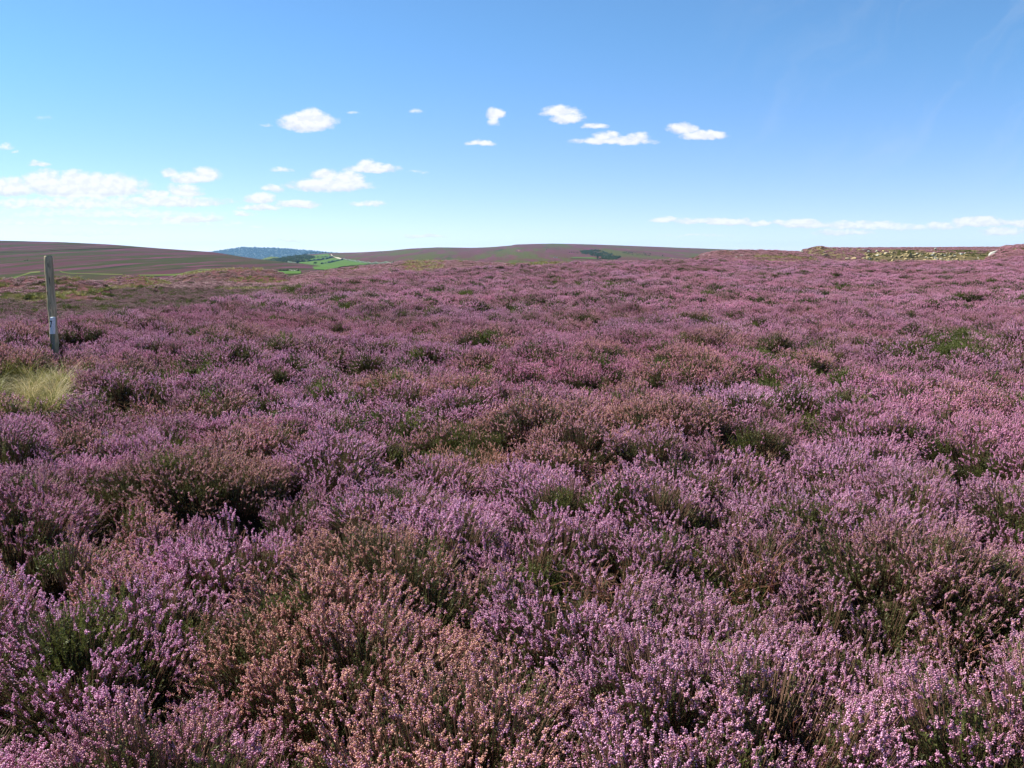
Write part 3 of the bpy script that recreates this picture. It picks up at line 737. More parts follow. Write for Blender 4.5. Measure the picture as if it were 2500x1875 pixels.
mesh_obj("cut_end", V, F, make_wood("sawn_wood_end", (.26, .28, .18), (.36, .36, .25), (.1, .1, .07)), post, smooth=False)
for hh_, a_, l_ in ((H - .12, -1.25, .07), (H - .33, -1.15, .13), (H - .66, -1.35, .10), (H - .49, -2.0, .05), (H - .86, -1.2, .12)):
    w = .0045; c = ax_ * hh_; rr_ = .0565
    quad = []
    for dz, da in ((-l_ / 2, 0), (-l_ / 5, w / rr_), (l_ / 4, w / rr_ * .7), (l_ / 2, 0), (l_ / 5, -w / rr_), (-l_ / 4, -w / rr_ * .7)):
        quad.append(c + ax_ * dz + np.array([.006 * math.sin(4 * hh_ / H) + rr_ * math.cos(a_ + da), rr_ * math.sin(a_ + da), 0]))
    q2 = [v + (v - c - ax_ * ((v - c).dot(ax_))) * -.25 for v in quad]
    V, F = loft([np.array(quad), np.array(q2)]); mesh_obj("crack", V, F, M_CRACK, post, smooth=False)
# stake in front of it, square, white painted top with the figure 7
YS = 11.33
sx0, _, sz0 = [float(v) for v in pt(127.5, 855, YS)]; sx1, _, sz1 = [float(v) for v in pt(128.8, 774, YS)]
sax = np.array([sx1 - sx0, 0, sz1 - sz0]); SL = np.linalg.norm(sax); sax /= SL
sf = np.array([sx0, YS, sz0]) - sax * .3; SL += .3
stake = empty("number_stake", tuple(sf)); tag(stake, "short square stake with white painted top and black 7 standing against the post", "stake")
ya = R(24)
ux = np.array([math.cos(ya), -math.sin(ya), 0]); uy = np.array([math.sin(ya), math.cos(ya), 0])
def sq(h, w, d, bev=.003):
    o = []
    for sx_, sy_ in ((-1, -1), (1, -1), (1, 1), (-1, 1)):
        for q_ in ((0, 1), (1, 0)) if sx_ * sy_ > 0 else ((1, 0), (0, 1)):
            o.append(sax * h + ux * sx_ * (w / 2 - bev * q_[0]) + uy * sy_ * (d / 2 - bev * q_[1]))
    return np.array(o)
wsk = .046
hb = SL - .225
V, F = loft([sq(0, wsk, wsk), sq(hb, wsk, wsk)]); mesh_obj("shaft", V, F, M_STAKE, stake, smooth=False)
V, F = loft([sq(hb, wsk + .003, wsk + .003), sq(SL - .006, wsk + .003, wsk + .003), sq(SL, wsk - .008, wsk - .008)]); mesh_obj("painted_top", V, F, M_WHITE, stake, smooth=False)
# numeral 7 on the front face
def face_pt(a, h, out): return sax * h + ux * a + uy * (-(wsk + .003) / 2 - out)
h0 = SL - .045
seg7 = [[(-.021, h0), (.015, h0 - .004), (.015, h0 - .021), (-.021, h0 - .016)], [(.007, h0 - .014), (.017, h0 - .010), (-.004, h0 - .092), (-.018, h0 - .092)]]
V = []; F = []
for j, sgm in enumerate(seg7):
    b = len(V); o1 = .0015 + .0008 * j
    V += [face_pt(a, h, o1) for a, h in sgm] + [face_pt(a, h, -.001) for a, h in sgm]
    F += [(b, b + 1, b + 2, b + 3), (b + 7, b + 6, b + 5, b + 4)] + [(b + i, b + (i + 1) % 4, b + 4 + (i + 1) % 4, b + 4 + i) for i in range(4)]
mesh_obj("number", V, F, M_BLACK, stake, smooth=False)

# ------------------------------------------------------------------ rocks
import bmesh
def rock_mesh(seed, sub=3, flat=.7, cuts=9):
    bm = bmesh.new(); bmesh.ops.create_icosphere(bm, subdivisions=sub, radius=1.0); rg = random.Random(seed)
    pl = []
    for _ in range(cuts):
        n = Vector((rg.gauss(0, 1), rg.gauss(0, 1), rg.gauss(0, 1))).normalized(); pl.append((n, rg.uniform(.45, .8)))
    for v in bm.verts:
        for n, d in pl:
            q_ = v.co.dot(n)
            if q_ > d: v.co -= n * (q_ - d) * .92
        k = vnoise(np.array([v.co.x * 3 + 9]), np.array([v.co.y * 3 + v.co.z * 2.3]), seed)[0]
        v.co *= .95 + .12 * k
        v.co.z *= flat
    me = bpy.data.meshes.new("rock"); bm.to_mesh(me); bm.free(); return me
RM = {m.name: [rock_mesh(i * 3 + 1, 3 if m is not M_ROCKD else 3) for i in range(5)] for m in (M_ROCK, M_ROCKG, M_ROCKD)}
for m in (M_ROCK, M_ROCKG, M_ROCKD):
    for me in RM[m.name]: me.materials.append(m)
nrk = [0]
def rock(S, px, py, w, h, label, mat=M_ROCK, group=None, tilt=0.0, name="boulder", depth=None, lift=0.0):
    t = float(np.clip(S.T(px, py), 0, 1)); V = S.P(np.array([float(px)]), t)[0]
    sc = V[1] / FPX
    me = RM[mat.name][nrk[0] % 5]; nrk[0] += 1
    o = bpy.data.objects.new(name, me); COL.objects.link(o)
    hz = h * sc / 2; o.location = (V[0], V[1] - .1, V[2] + lift); o.scale = (w * sc / 2 * 1.15, (depth or min(w, h * 1.6)) * sc / 2 * 1.2, hz * 1.6)
    o.rotation_euler = (random.uniform(-.15, .15), tilt, random.uniform(0, .5) if w > 1.6 * h else random.uniform(0, 6))
    if w > 1.3 * h or h > 1.3 * w: o.rotation_euler[2] = random.uniform(-.25, .25)
    tag(o, label, "rock", group); return o
Z = lambda zx, zy: (1900 + zx / 3.687, 590 + zy / 3.687)
def zr(zx, zy, w, h, label, **k):
    x, y = Z(zx, zy); return rock(k.pop("S", S_Q), x, y, w / 3.687, h / 3.687, label, **k)
zr(1950, 88, 115, 55, "large pale grey boulder on the heather mound at the far right", mat=M_ROCKG, S=S_R, tilt=-.4)
zr(1172, 138, 42, 78, "tall leaning slab with a dark shadowed side in the middle of the quarry bank", mat=M_ROCK, tilt=.35)
zr(895, 186, 34, 42, "square upright yellow block at the foot of the quarry bank", mat=M_ROCK)
zr(1366, 114, 34, 32, "rounded pinkish boulder above the yellow scree", mat=M_ROCK)
zr(1410, 57, 22, 16, "lone white stone on the skyline above the quarry bank", mat=M_ROCKG, lift=.1)
zr(345, 142, 55, 24, "flat yellow rock under the overhanging heather, left of its neighbour", mat=M_ROCK, tilt=-.5)
zr(412, 126, 50, 40, "jagged pale rock under the overhanging heather", mat=M_ROCK)
zr(680, 147, 48, 28, "yellow rock at the right end of the overhanging heather", mat=M_ROCK)
zr(622, 150, 50, 30, "brown shaded rock beside a yellow one below the heather edge", mat=M_ROCKD)
zr(205, 88, 44, 28, "pale grey rock on the grassy left shoulder of the quarry bank", mat=M_ROCKG)
zr(384, 58, 30, 14, "pinkish flat stone near the heather peak of the bank", mat=M_ROCK)
zr(408, 94, 34, 9, "thin white stone sticking out of the heather above the jagged rock", mat=M_ROCKG)
zr(905, 116, 72, 18, "long flat pale slab high on the quarry bank", mat=M_ROCK)
zr(803, 140, 42, 24, "pinkish block on the grey part of the quarry bank", mat=M_ROCK)
zr(846, 132, 18, 36, "thin upright pale stone leaning beside a pinkish block", mat=M_ROCK, tilt=.4)
zr(1240, 120, 60, 18, "flat slab lying just right of the leaning slab", mat=M_ROCK, tilt=-.2)
zr(1000, 160, 60, 16, "long yellow stone low on the quarry bank", mat=M_ROCK)
zr(1790, 163, 86, 15, "long narrow slab lying diagonally near the right end of the quarry bank", mat=M_ROCK, tilt=-.55)
zr(1745, 180, 14, 32, "small upright stone at the right end of the quarry bank", mat=M_ROCK, tilt=.2)
zr(1640, 106, 60, 12, "flat whitish stone on the dark upper part of the bank", mat=M_ROCKG)
zr(775, 73, 42, 12, "flat grey stone at the corner of the heather edge", mat=M_ROCKG)
zr(1870, 190, 80, 44, "broad yellow outcrop at the foot of the far right mound", mat=M_ROCK, S=S_R)
zr(1912, 196, 60, 36, "lower yellow outcrop right next to the broad one", mat=M_ROCK, S=S_R)
G1_ = "small stones strewn over the quarry bank"
for k in range(170):
    u = random.random()
    if u < .55: zx = random.gauss(1390, 130); zy = random.uniform(104, 178)
    elif u < .85: zx = random.uniform(760, 1180); zy = random.uniform(82, 175)
    else: zx = random.uniform(1560, 1860); zy = random.uniform(90, 175)
    if not 740 < zx < 1880: continue
    w = random.uniform(12, 34) if u < .85 else random.uniform(8, 20)
    zr(zx, zy, w, w * random.uniform(.4, .8), "small pale stone among many strewn over the quarry bank", mat=random.choice([M_ROCK, M_ROCK, M_ROCK, M_ROCKG, M_ROCKD]), group=G1_, name="stone", tilt=random.uniform(-.6, .3))
rock(S_mC, 1810, 624, 12, 6, "white stone on the brown mound left of the quarry bank", M_ROCKG)
rock(S_mC, 1797, 627, 7, 3, "small stone just left of the white one on the brown mound", M_ROCKG, name="stone")
rock(S_mC, 1720, 623, 13, 5, "grey stone at the left edge of the brown mound", M_ROCKG)
rock(S_mC, 1794, 635, 16, 5, "low yellow stone at the foot of the brown mound", M_ROCK)
rock(S_mC, 1622 + 30, 633, 7, 4, "tiny pale stone where the brown mound begins", M_ROCKG, name="stone")
rock(S_mB, 953, 660, 9, 11, "upright grey stone like a stump on the middle mound", M_ROCKD)
rock(S_mB, 967, 657, 15, 4, "flat stone leaning against the upright one on the middle mound", M_ROCKD, tilt=-.2)
rock(S_mB, 958, 666, 18, 4, "pale yellow slab at the foot of the upright stone", M_ROCK)
rock(S_mB, 1061, 647, 9, 4, "pale slab in yellow grass on top of the middle mound", M_ROCKG)
rock(S_mB, 1092, 655, 4, 4, "tiny white stone right of the yellow grass", M_ROCKG, name="stone")
for k, x in enumerate((1302, 1317, 1329)):
    rock(S_mB, x, 644, 5, 5, "small grey stone in a row on the grassy rim at the centre", M_ROCKG, group="row of small stones on the grassy rim", name="stone")
rock(S_mA, 745 - 40, 676, 8, 5, "pale stone at the right foot of the left mound", M_ROCK, name="stone")
rock(S_bank2, 362, 690, 4, 2.5, "tiny white stone in the heather right of the green bank", M_ROCKG, name="stone")

# ------------------------------------------------------------------ far valley: fields, boundaries, tracks, trees, monument, farm
def drape(name, S, px0, px1, low, up, mat, off=.6, nu=60, nv=10):
    p = np.linspace(px0, px1, nu); lo = np.interp(p, *zip(*low)); hi = np.interp(p, *zip(*up))
    V = []
    for i in range(nu):
        t = S.T(p[i], np.linspace(lo[i], hi[i], nv)); q_ = S.P(np.full(nv, p[i]), t); q_[:, 2] += off; V.append(q_)
    o = mesh_obj(name, np.concatenate(V), grid_faces(nu, nv), mat); tag(o, kind="structure"); return o
drape("pasture", S_mid, 730, 905, [(730, 662), (800, 664), (905, 641)], [(730, 640), (780, 636.5), (812, 631), (860, 634), (905, 640)], M_FIELD)
drape("pasture", S_mid, 742, 812, [(742, 637), (790, 633.5), (812, 628)], [(742, 630), (765, 624), (800, 620), (812, 628)], M_FIELD, .7)
drape("pasture", S_mid, 706, 805, [(706, 640), (745, 637), (805, 630)], [(706, 638), (745, 632), (805, 628)], M_FIELD2, .5)
drape("pasture", S_mid, 640, 700, [(640, 645), (660, 640), (700, 640)], [(640, 633), (660, 627), (672, 628), (700, 631)], M_FIELD2, .5)
drape("pasture", S_left, 678, 735, [(678, 675), (735, 674)], [(678, 665), (700, 664), (735, 663)], M_FIELD, .3)
drape("pasture", S_mid, 1385, 1462, [(1385, 631), (1400, 634), (1462, 637)], [(1385, 629.5), (1400, 628), (1445, 629), (1462, 634)], M_FIELD, .6)
drape("pasture", S_left, 340, 560, [(340, 676), (430, 678), (560, 668)], [(340, 674), (430, 672), (500, 662), (560, 664)], M_FIELD2, .3)
def strip(name, S, pts, wpx, mat, off=.15, kind="structure"):
    P_ = [];
    for (x0, y0), (x1, y1) in zip(pts, pts[1:]):
        for t in np.linspace(0, 1, 8, endpoint=False): P_.append((x0 + (x1 - x0) * t, y0 + (y1 - y0) * t))
    P_.append(pts[-1]); V = []
    for x, y in P_:
        for d in (-wpx / 2, wpx / 2): v = S.at(x, y + d).copy(); v[2] += off; V.append(v)
    F = [(2 * i, 2 * i + 2, 2 * i + 3, 2 * i + 1) for i in range(len(P_) - 1)]
    o = mesh_obj(name, V, F, mat); tag(o, kind=kind); return o
strip("path", S_left, [(-40, 692), (10, 684), (45, 675), (75, 665), (98, 663)], 3.2, M_PATH)
strip("path", S_left, [(146, 660), (152, 664), (170, 667), (230, 671), (300, 673)], 2.4, M_PATH)
strip("path", S_left, [(452, 667), (490, 659), (560, 660)], 2.0, M_PATH)
strip("path", S_mid, [(808, 622), (818, 630), (836, 633.5)], 2.0, M_STONEPATH, .9)
strip("path", S_left, [(-60, 618), (60, 614), (150, 609), (230, 607), (330, 606)], .8, M_SOIL, .5)

def hedge(S, pts, label, hm=2.2, wm=2.0, sd=0):
    """a field boundary: a bank of leaves following the slope"""
    mb = MB(); P_ = []
    for (x0, y0), (x1, y1) in zip(pts, pts[1:]):
        for t in np.linspace(0, 1, 10, endpoint=False): P_.append(S.at(x0 + (x1 - x0) * t, y0 + (y1 - y0) * t))
    P_.append(S.at(*pts[-1])); P_ = np.array(P_); c0 = P_[0].copy()
    rings = []
    for i, q_ in enumerate(P_):
        h = hm * (1 + .35 * math.sin(i * 1.7 + sd) + RNG.normal() * .15); w = wm * (1 + .2 * math.sin(i * 2.3))
        rings.append(np.array([q_ - c0 + np.array([a * w, b * w * .6, c * h]) for a, b, c in ((-.5, -.5, -.3), (.5, .5, -.3), (.5, .5, .6), (.2, .3, 1), (-.2, -.3, 1), (-.5, -.5, .6))]))
    V, F = loft(rings)
    o = mesh_obj("hedge", V, F, M_HEDGE, smooth=False); o.location = tuple(c0)
    a = o.data.attributes.new("rnd", 'FLOAT', 'POINT'); a.data.foreach_set("value", RNG.uniform(size=len(V)).astype(np.float32))
    tag(o, label, "hedge", "hedges between the green fields"); return o
hedge(S_mid, [(724, 641), (760, 638), (790, 634), (812, 629)], "hedge along the top of the large green field")
hedge(S_mid, [(785, 643), (805, 640), (836, 635)], "hedge dividing the large green field above the lone tree")
hedge(S_mid, [(836, 634), (870, 638), (900, 641), (960, 643)], "hedge running right from the field corner along the moor edge")
hedge(S_mid, [(765, 630), (790, 629.5), (812, 628)], "hedge below the highest green field", 1.6)
hedge(S_left, [(682, 664.6), (705, 664.5), (728, 665)], "hedge along the small green field between the two mounds", .8, .8)
hedge(S_mid, [(700, 641), (712, 643), (726, 644)], "short hedge at the foot of the dark wood")

def tree(S, px, py, hpx, label, conif=False, group=None, wide=1.0, name="tree"):
    V = S.at(px, py); sc = V[1] / FPX; h = hpx * sc
    root = empty(name, tuple(V)); tag(root, label, "tree", group)
    mb = MB(); tr = .035 * h
    pts = [np.array([0, 0, -.3]), np.array([.01 * h, 0, .3 * h]), np.array([-.01 * h, .01 * h, .62 * h])]
    mb.stick(pts, tr, tr * .4, 1, .5)
    for k in range(5):
        a = RNG.uniform(0, 6.283); b0 = np.array([0, 0, h * RNG.uniform(.3, .5)])
        mb.stick([b0, b0 + np.array([math.cos(a) * .16 * h, math.sin(a) * .16 * h, .14 * h]), b0 + np.array([math.cos(a) * .26 * h, math.sin(a) * .26 * h, .30 * h])], tr * .5, tr * .15, 1, .4)
    mb.obj("trunk", [M_TREE, M_BARK], True, root)
    cm = crown_mb(.42 * h, 420, conif=conif, leaf=.11); o = cm.obj("crown", [M_TREE, M_BARK], True, root); o.location = (0, 0, .58 * h); o.scale = (wide, wide, 1 if not conif else .95)
    return root
tree(S_mid, 770.5, 645.5, 9, "lone broad tree in the middle of the large green field", wide=1.15)
tree(S_left, 704, 664.5, 5.5, "small dark round tree by the hedge between the two mounds")
tree(S_mid, 795, 619.5, 6, "last round tree at the right end of the hilltop row", wide=1.1)
tree(S_mid, 804, 629.5, 3.5, "small bush like tree at the right end of the field hedge", wide=1.2)
tree(S_mid, 792, 630, 3, "smaller of two bushes on the hedge of the highest field", wide=1.2)
tree(S_mid, 734, 634.5, 3.5, "small tree under the wood beside the light track", wide=1.2)
tree(S_mid, 931.5, 618.5, 3.5, "lone tiny tree high on the bare moor", wide=1.1)
tree(S_mid, 1334, 610.5, 3, "lone tiny dark tree left of the far conifer wood")
tree(S_mid, 1617, 624, 4.5, "small tree standing alone right of the far conifer wood", wide=1.4)
tree(S_mid, 1459, 637, 11, "tallest dark tree at the right end of the far green field", conif=True, wide=1.3)
tree(S_mid, 1466, 638, 5, "low round tree beside the tallest dark one", wide=1.5)
tree(S_left, 68, 640, 5, "dark bush on the slope left of the post", wide=1.5)
tree(S_left, 60, 639.5, 3.5, "smaller bush left of the dark one on the slope", wide=1.3)
for x in range(6): tree(S_mid, 1391 + x * 4.2 + random.uniform(-.8, .8), 617, random.uniform(2.8, 4), "small tree in the row leading left from the conifer wood", conif=True, group="row of trees left of the conifer wood", wide=1.6)
for x, y in ((745, 620.8), (752, 621), (759, 620.6), (766, 620.4), (773, 620.0), (781, 619.8), (788, 619.6)):
    tree(S_mid, x, y, random.uniform(4, 5.5), "round tree in the row along the hilltop field edge", group="row of trees along the hilltop", wide=1.2)

# woods reading as one mass
def wood(name, S, poly, n, hpx, label, seed=0):
    P_ = Pts(); pos = []; sc_ = []
    xs = [a for a, b, c in poly]
    while len(pos) < n:
        x = RNG.uniform(xs[0], xs[-1]); lo = np.interp(x, xs, [b for a, b, c in poly]); hi = np.interp(x, xs, [c for a, b, c in poly])
        y = RNG.uniform(hi, lo); t = S.T(x, y)
        if t > 1.02: continue
        v = S.P(np.array([x]), min(float(t), 1.0))[0]; s_ = hpx * v[1] / FPX * RNG.uniform(.7, 1.25) * .5
        v[2] += s_ * .75; pos.append(v); sc_.append(s_)
    pos = np.array(pos); sc_ = np.array(sc_)[:, None] * np.array([[1.15, 1.15, 1.0]])
    rot = np.zeros((n, 3)); rot[:, 2] = RNG.uniform(0, 6.28, n)
    P_.add(pos, rot, sc_, pick("W4", n), np.zeros((n, 3)))
    o = P_.build(name); tag(o, label, "wood", kind="stuff")
wood("forest", S_wood, [(495, 640, 617.5), (520, 640, 614.5), (590, 650, 603.8), (700, 655, 606.8), (800, 660, 616), (860, 660, 619)], 5200, 3.0, "blue hazy forest covering the distant rounded hill")
wood("woodland", S_mid, [(676, 642, 634), (690, 643, 630), (705, 642, 628), (720, 641, 626), (745, 637, 624.5), (758, 634, 626), (766, 632, 629)], 420, 5.5, "dark broadleaf wood on the left side of the green fields")
wood("woodland", S_mid, [(640, 644, 640), (655, 642, 632), (672, 641, 631), (685, 642, 638)], 90, 3.6, "small scrubby wood left of the dark wood")
wood("woodland", S_mid, [(1418, 618, 614), (1440, 622, 612), (1460, 626, 611.5), (1475, 630, 616), (1490, 634, 620), (1505, 633, 626), (1514, 630, 628)], 330, 4.5, "dark conifer wood on the far moor slope beside a green field")
wood("woodland", S_mid, [(1470, 636, 628), (1490, 637, 629), (1505, 636, 630)], 90, 4.5, "lower edge of the conifer wood running down to the heather")
wood("scrub", S_mid, [(1520, 618, 615), (1550, 622, 613), (1590, 624, 619)], 130, 1.6, "low green scrub on the far slope right of the conifer wood")

# monument on the wooded hill
v = S_wood.at(622.5, 605.2); sc = v[1] / FPX; mh = 5.0 * sc
mon = empty("monument", tuple(v)); tag(mon, "tiny stone tower standing on the skyline of the wooded hill", "monument")
def prism(w0, w1, z0, z1, n=8):
    return loft([np.array([(w0 * math.cos(a), w0 * math.sin(a), z0) for a in np.linspace(0, 6.283, n, endpoint=False)]), np.array([(w1 * math.cos(a), w1 * math.sin(a), z1) for a in np.linspace(0, 6.283, n, endpoint=False)])])
V, F = prism(.28 * mh, .24 * mh, -2, .15 * mh, 4); mesh_obj("plinth", V, F, M_ROCKD, mon, smooth=False)
V, F = prism(.13 * mh, .11 * mh, .15 * mh, .86 * mh, 8); mesh_obj("shaft", V, F, M_ROCKD, mon, smooth=False)
V, F = prism(.15 * mh, .02 * mh, .86 * mh, 1.05 * mh, 8); mesh_obj("cap", V, F, M_ROCKD, mon, smooth=False)
# farm buildings below the far moor
M_WALLW = make_plain("whitewashed_wall", (.74, .72, .66)); M_SLATE = make_plain("slate_roof", (.16, .16, .17))
def farm(px, py, wpx, hpx, label):
    v = S_mid.at(px, py); sc = v[1] / FPX; w, h, d = wpx * sc, hpx * sc, wpx * sc * .5
    r_ = empty("farmhouse", tuple(v)); tag(r_, label, "house")
    def bx(x0, x1, y0, y1, z0, z1): return [(x0, y0, z0), (x1, y0, z0), (x1, y1, z0), (x0, y1, z0), (x0, y0, z1), (x1, y0, z1), (x1, y1, z1), (x0, y1, z1)], [(0, 3, 2, 1), (4, 5, 6, 7), (0, 1, 5, 4), (1, 2, 6, 5), (2, 3, 7, 6), (3, 0, 4, 7)]
    V, F = bx(-w / 2, w / 2, -d / 2, d / 2, -1, h * .62); mesh_obj("wall", V, F, M_WALLW, r_, smooth=False)
    e = .04 * w
    V = [(-w / 2 - e, -d / 2 - e, h * .62), (w / 2 + e, -d / 2 - e, h * .62), (w / 2 + e, d / 2 + e, h * .62), (-w / 2 - e, d / 2 + e, h * .62), (-w / 2 - e, 0, h), (w / 2 + e, 0, h)]
    rf = mesh_obj("roof", V, [(0, 1, 5, 4), (2, 3, 4, 5), (0, 4, 3), (1, 2, 5), (0, 3, 2, 1)], M_SLATE, r_, smooth=False)
    V, F = bx(w * .3, w * .38, -d * .1, d * .1, h * .8, h * 1.18); mesh_obj("chimney", V, F, M_WALLW, rf, smooth=False)
    for k in (-.3, 0, .3):
        V, F = bx(k * w - .05 * w, k * w + .05 * w, -d / 2 - .06, -d / 2 + .02, h * .2, h * .45); mesh_obj("window", V, F, M_BLACK, r_, smooth=False)
farm(1354, 629.5, 4, 2.6, "tiny white farmhouse on the far slope left of the green field")
farm(1360, 629.2, 3.2, 2.2, "tiny white outbuilding just right of the farmhouse on the far slope")

# ------------------------------------------------------------------ haze
def haze():
    x0, x1, y0, y1, z0, z1 = -9500, 9500, -6000, 10500, -48, 150
    V = [(x0, y0, z0), (x1, y0, z0), (x1, y1, z0), (x0, y1, z0), (x0, y0, z1), (x1, y0, z1), (x1, y1, z1), (x0, y1, z1)]
    F = [(0, 3, 2, 1), (4, 5, 6, 7), (0, 1, 5, 4), (1, 2, 6, 5), (2, 3, 7, 6), (3, 0, 4, 7)]
    m, nt = new_mat("haze_air"); pv = nd(nt, "ShaderNodeVolumePrincipled"); pv.inputs["Color"].default_value = (.30, .60, 1, 1); pv.inputs["Density"].default_value = HAZE
    pv.inputs["Anisotropy"].default_value = 0.1
    out = nd(nt, "ShaderNodeOutputMaterial"); nt.links.new(pv.outputs[0], out.inputs["Volume"])
    o = mesh_obj("haze", V, F, m, smooth=False); tag(o, "thin blue haze of the air between the moors", "haze", kind="stuff")
HAZE = 0.46e-4
haze()

# ------------------------------------------------------------------ light and sky
SUN_AZ, SUN_EL = -64.0, 47.0           # degrees from +Y (negative: to the left), height
sd = bpy.data.lights.new("sun", 'SUN'); so = bpy.data.objects.new("sun", sd); COL.objects.link(so)
sd.energy = 5.0; sd.angle = R(.53); sd.color = (1, .95, .87)
dirv = Vector((math.sin(R(SUN_AZ)) * math.cos(R(SUN_EL)), math.cos(R(SUN_AZ)) * math.cos(R(SUN_EL)), math.sin(R(SUN_EL))))
so.rotation_euler = dirv.to_track_quat('Z', 'Y').to_euler(); so.location = (-20, 20, 40)

w = bpy.data.worlds.new("World"); scene.world = w; w.use_nodes = True
nt = w.node_tree; nt.nodes.clear()
sky = nd(nt, "ShaderNodeTexSky"); sky.sky_type = 'NISHITA'; sky.sun_disc = False; sky.sun_elevation = R(SUN_EL); sky.sun_rotation = R(SUN_AZ)
sky.altitude = 3000; sky.air_density = 1.0; sky.dust_density = 0.1; sky.ozone_density = 6
tc = nd(nt, "ShaderNodeTexCoord"); sx_ = nd(nt, "ShaderNodeSeparateXYZ"); nt.links.new(tc.outputs["Generated"], sx_.inputs[0])
yy = mth(nt, 'MAXIMUM', sx_.outputs[1], .05)
uu = mth(nt, 'MULTIPLY', mth(nt, 'DIVIDE', sx_.outputs[0], yy), 20.83); vv_ = mth(nt, 'MULTIPLY', mth(nt, 'DIVIDE', sx_.outputs[2], yy), 20.83)
cmb = nd(nt, "ShaderNodeCombineXYZ"); nt.links.new(uu, cmb.inputs[0]); nt.links.new(vv_, cmb.inputs[1])
def vm(op, a, b):
    n = nd(nt, "ShaderNodeVectorMath", operation=op)
    for i, v in enumerate((a, b)):
        if hasattr(v, "is_output"): nt.links.new(v, n.inputs[i])
        else: n.inputs[i].default_value = v
    return n.outputs[0]
def noise3(vec, scale, detail, rough, sv):
    mp = vm('MULTIPLY', vec, sv); n = nd(nt, "ShaderNodeTexNoise"); n.inputs["Scale"].default_value = scale; n.inputs["Detail"].default_value = detail; n.inputs["Roughness"].default_value = rough
    nt.links.new(mp, n.inputs["Vector"]); return n
CL = [(752, 302, 66, 26, 1.1), (760, 290, 35, 22, 1), (470, 438, 60, 16, .9), (500, 430, 40, 20, .9), (415, 425, 25, 14, .8), (450, 470, 45, 18, .9),
      (215, 462, 135, 34, 1.2), (190, 445, 60, 24, 1.0), (300, 460, 50, 26, 1), (110, 450, 55, 30, 1.05), (20, 462, 70, 26, 1), (410, 495, 160, 14, .85), (365, 478, 22, 14, .9), (395, 475, 22, 9, .9),
      (805, 455, 100, 18, 1), (850, 440, 40, 20, 1), (790, 430, 38, 14, 1), (912, 414, 62, 14, 1), (895, 404, 26, 12, .8), (635, 488, 38, 15, .95), (640, 508, 48, 8, .9), (665, 463, 28, 11, .8),
      (727, 500, 50, 11, .95), (688, 415, 30, 8, .6), (595, 523, 30, 7, .7), (903, 498, 44, 8, .7), (1210, 280, 20, 16, 1), (1203, 298, 14, 10, .7),
      (1368, 276, 44, 16, .9), (1385, 292, 36, 16, .9), (1455, 309, 30, 9, .75), (1500, 346, 96, 11, .95), (1480, 336, 34, 12, .85), (1560, 338, 30, 13, .85), (1175, 352, 36, 8, .8),
      (1668, 316, 38, 14, .95), (1720, 331, 56, 13, .95), (95, 402, 28, 8, .7), (15, 358, 24, 9, .5), (40, 372, 10, 6, .4),
      (1625, 538, 36, 8, .9), (1685, 540, 46, 8, .8), (1765, 542, 66, 9, 1), (1850, 548, 46, 7, .9), (1962, 549, 56, 12, 1), (1905, 545, 20, 9, .8), (2100, 552, 130, 11, .75),
      (2200, 556, 130, 10, .65), (2390, 545, 66, 14, 1.1), (2445, 566, 50, 11, 1), (2500, 547, 50, 10, 1), (2060, 568, 70, 8, .8), (2300, 553, 60, 10, .7), (2150, 548, 60, 9, .8), (1035, 577, 50, 5, .8), (705, 587, 42, 5, .6), (863, 275, 16, 5, .4), (1015, 274, 18, 6, .35),
      (650, 304, 14, 5, .5), (110, 286, 26, 5, .3), (200, 500, 250, 20, .66), (260, 524, 270, 14, .60), (300, 546, 250, 9, .58), (90, 545, 170, 9, .55), (460, 537, 90, 11, .95), (200, 570, 130, 8, .55), (60, 500, 90, 16, .7), (470, 497, 60, 9, .8), (600, 510, 20, 6, .5), (570, 545, 40, 4, .4), (1700, 575, 120, 3, .4), (1020, 420, 30, 5, .3), (640, 555, 30, 4, .4)]
wn = noise3(cmb.outputs[0], 2.2, 5, .6, (1, 1.6, 1)); warp = vm('MULTIPLY', vm('SUBTRACT', wn.outputs["Color"], (.5, .5, .5)), (.40, .20, 0))
q_ = vm('ADD', cmb.outputs[0], warp)
ff_ = nd(nt, "ShaderNodeSeparateXYZ"); nt.links.new(q_, ff_.inputs[0])
def uv(px, py):
    a, dy, dz = ray(px, py); return float(a / dy) * 20.83, float(dz / dy) * 20.83
# one reusable puff: an ellipse with a flatter, sharper underside
pg = bpy.data.node_groups.new("cloud_puff", 'ShaderNodeTree')
for nm in ("x", "y", "cx", "cy", "rx", "ry", "k"): pg.interface.new_socket(nm, in_out='INPUT', socket_type='NodeSocketFloat')
for nm in ("d", "s"): pg.interface.new_socket(nm, in_out='OUTPUT', socket_type='NodeSocketFloat')
gi = pg.nodes.new("NodeGroupInput"); go = pg.nodes.new("NodeGroupOutput")
dx = mth(pg, 'DIVIDE', mth(pg, 'SUBTRACT', gi.outputs[0], gi.outputs[2]), gi.outputs[4]); dy = mth(pg, 'DIVIDE', mth(pg, 'SUBTRACT', gi.outputs[1], gi.outputs[3]), gi.outputs[5])
dyl = mth(pg, 'MAXIMUM', dy, mth(pg, 'MULTIPLY', dy, -1.7))
d2 = mth(pg, 'ADD', mth(pg, 'MULTIPLY', dx, dx), mth(pg, 'MULTIPLY', dyl, dyl))
pg.links.new(mth(pg, 'MULTIPLY', mth(pg, 'SUBTRACT', 1.0, mth(pg, 'MULTIPLY', d2, .62), clamp=True), gi.outputs[6]), go.inputs[0])
pg.links.new(mth(pg, 'MULTIPLY', mth(pg, 'EXPONENT', mth(pg, 'MULTIPLY', d2, -1.0)), mth(pg, 'ADD', mth(pg, 'MULTIPLY', dy, .5), .55, clamp=True)), go.inputs[1])
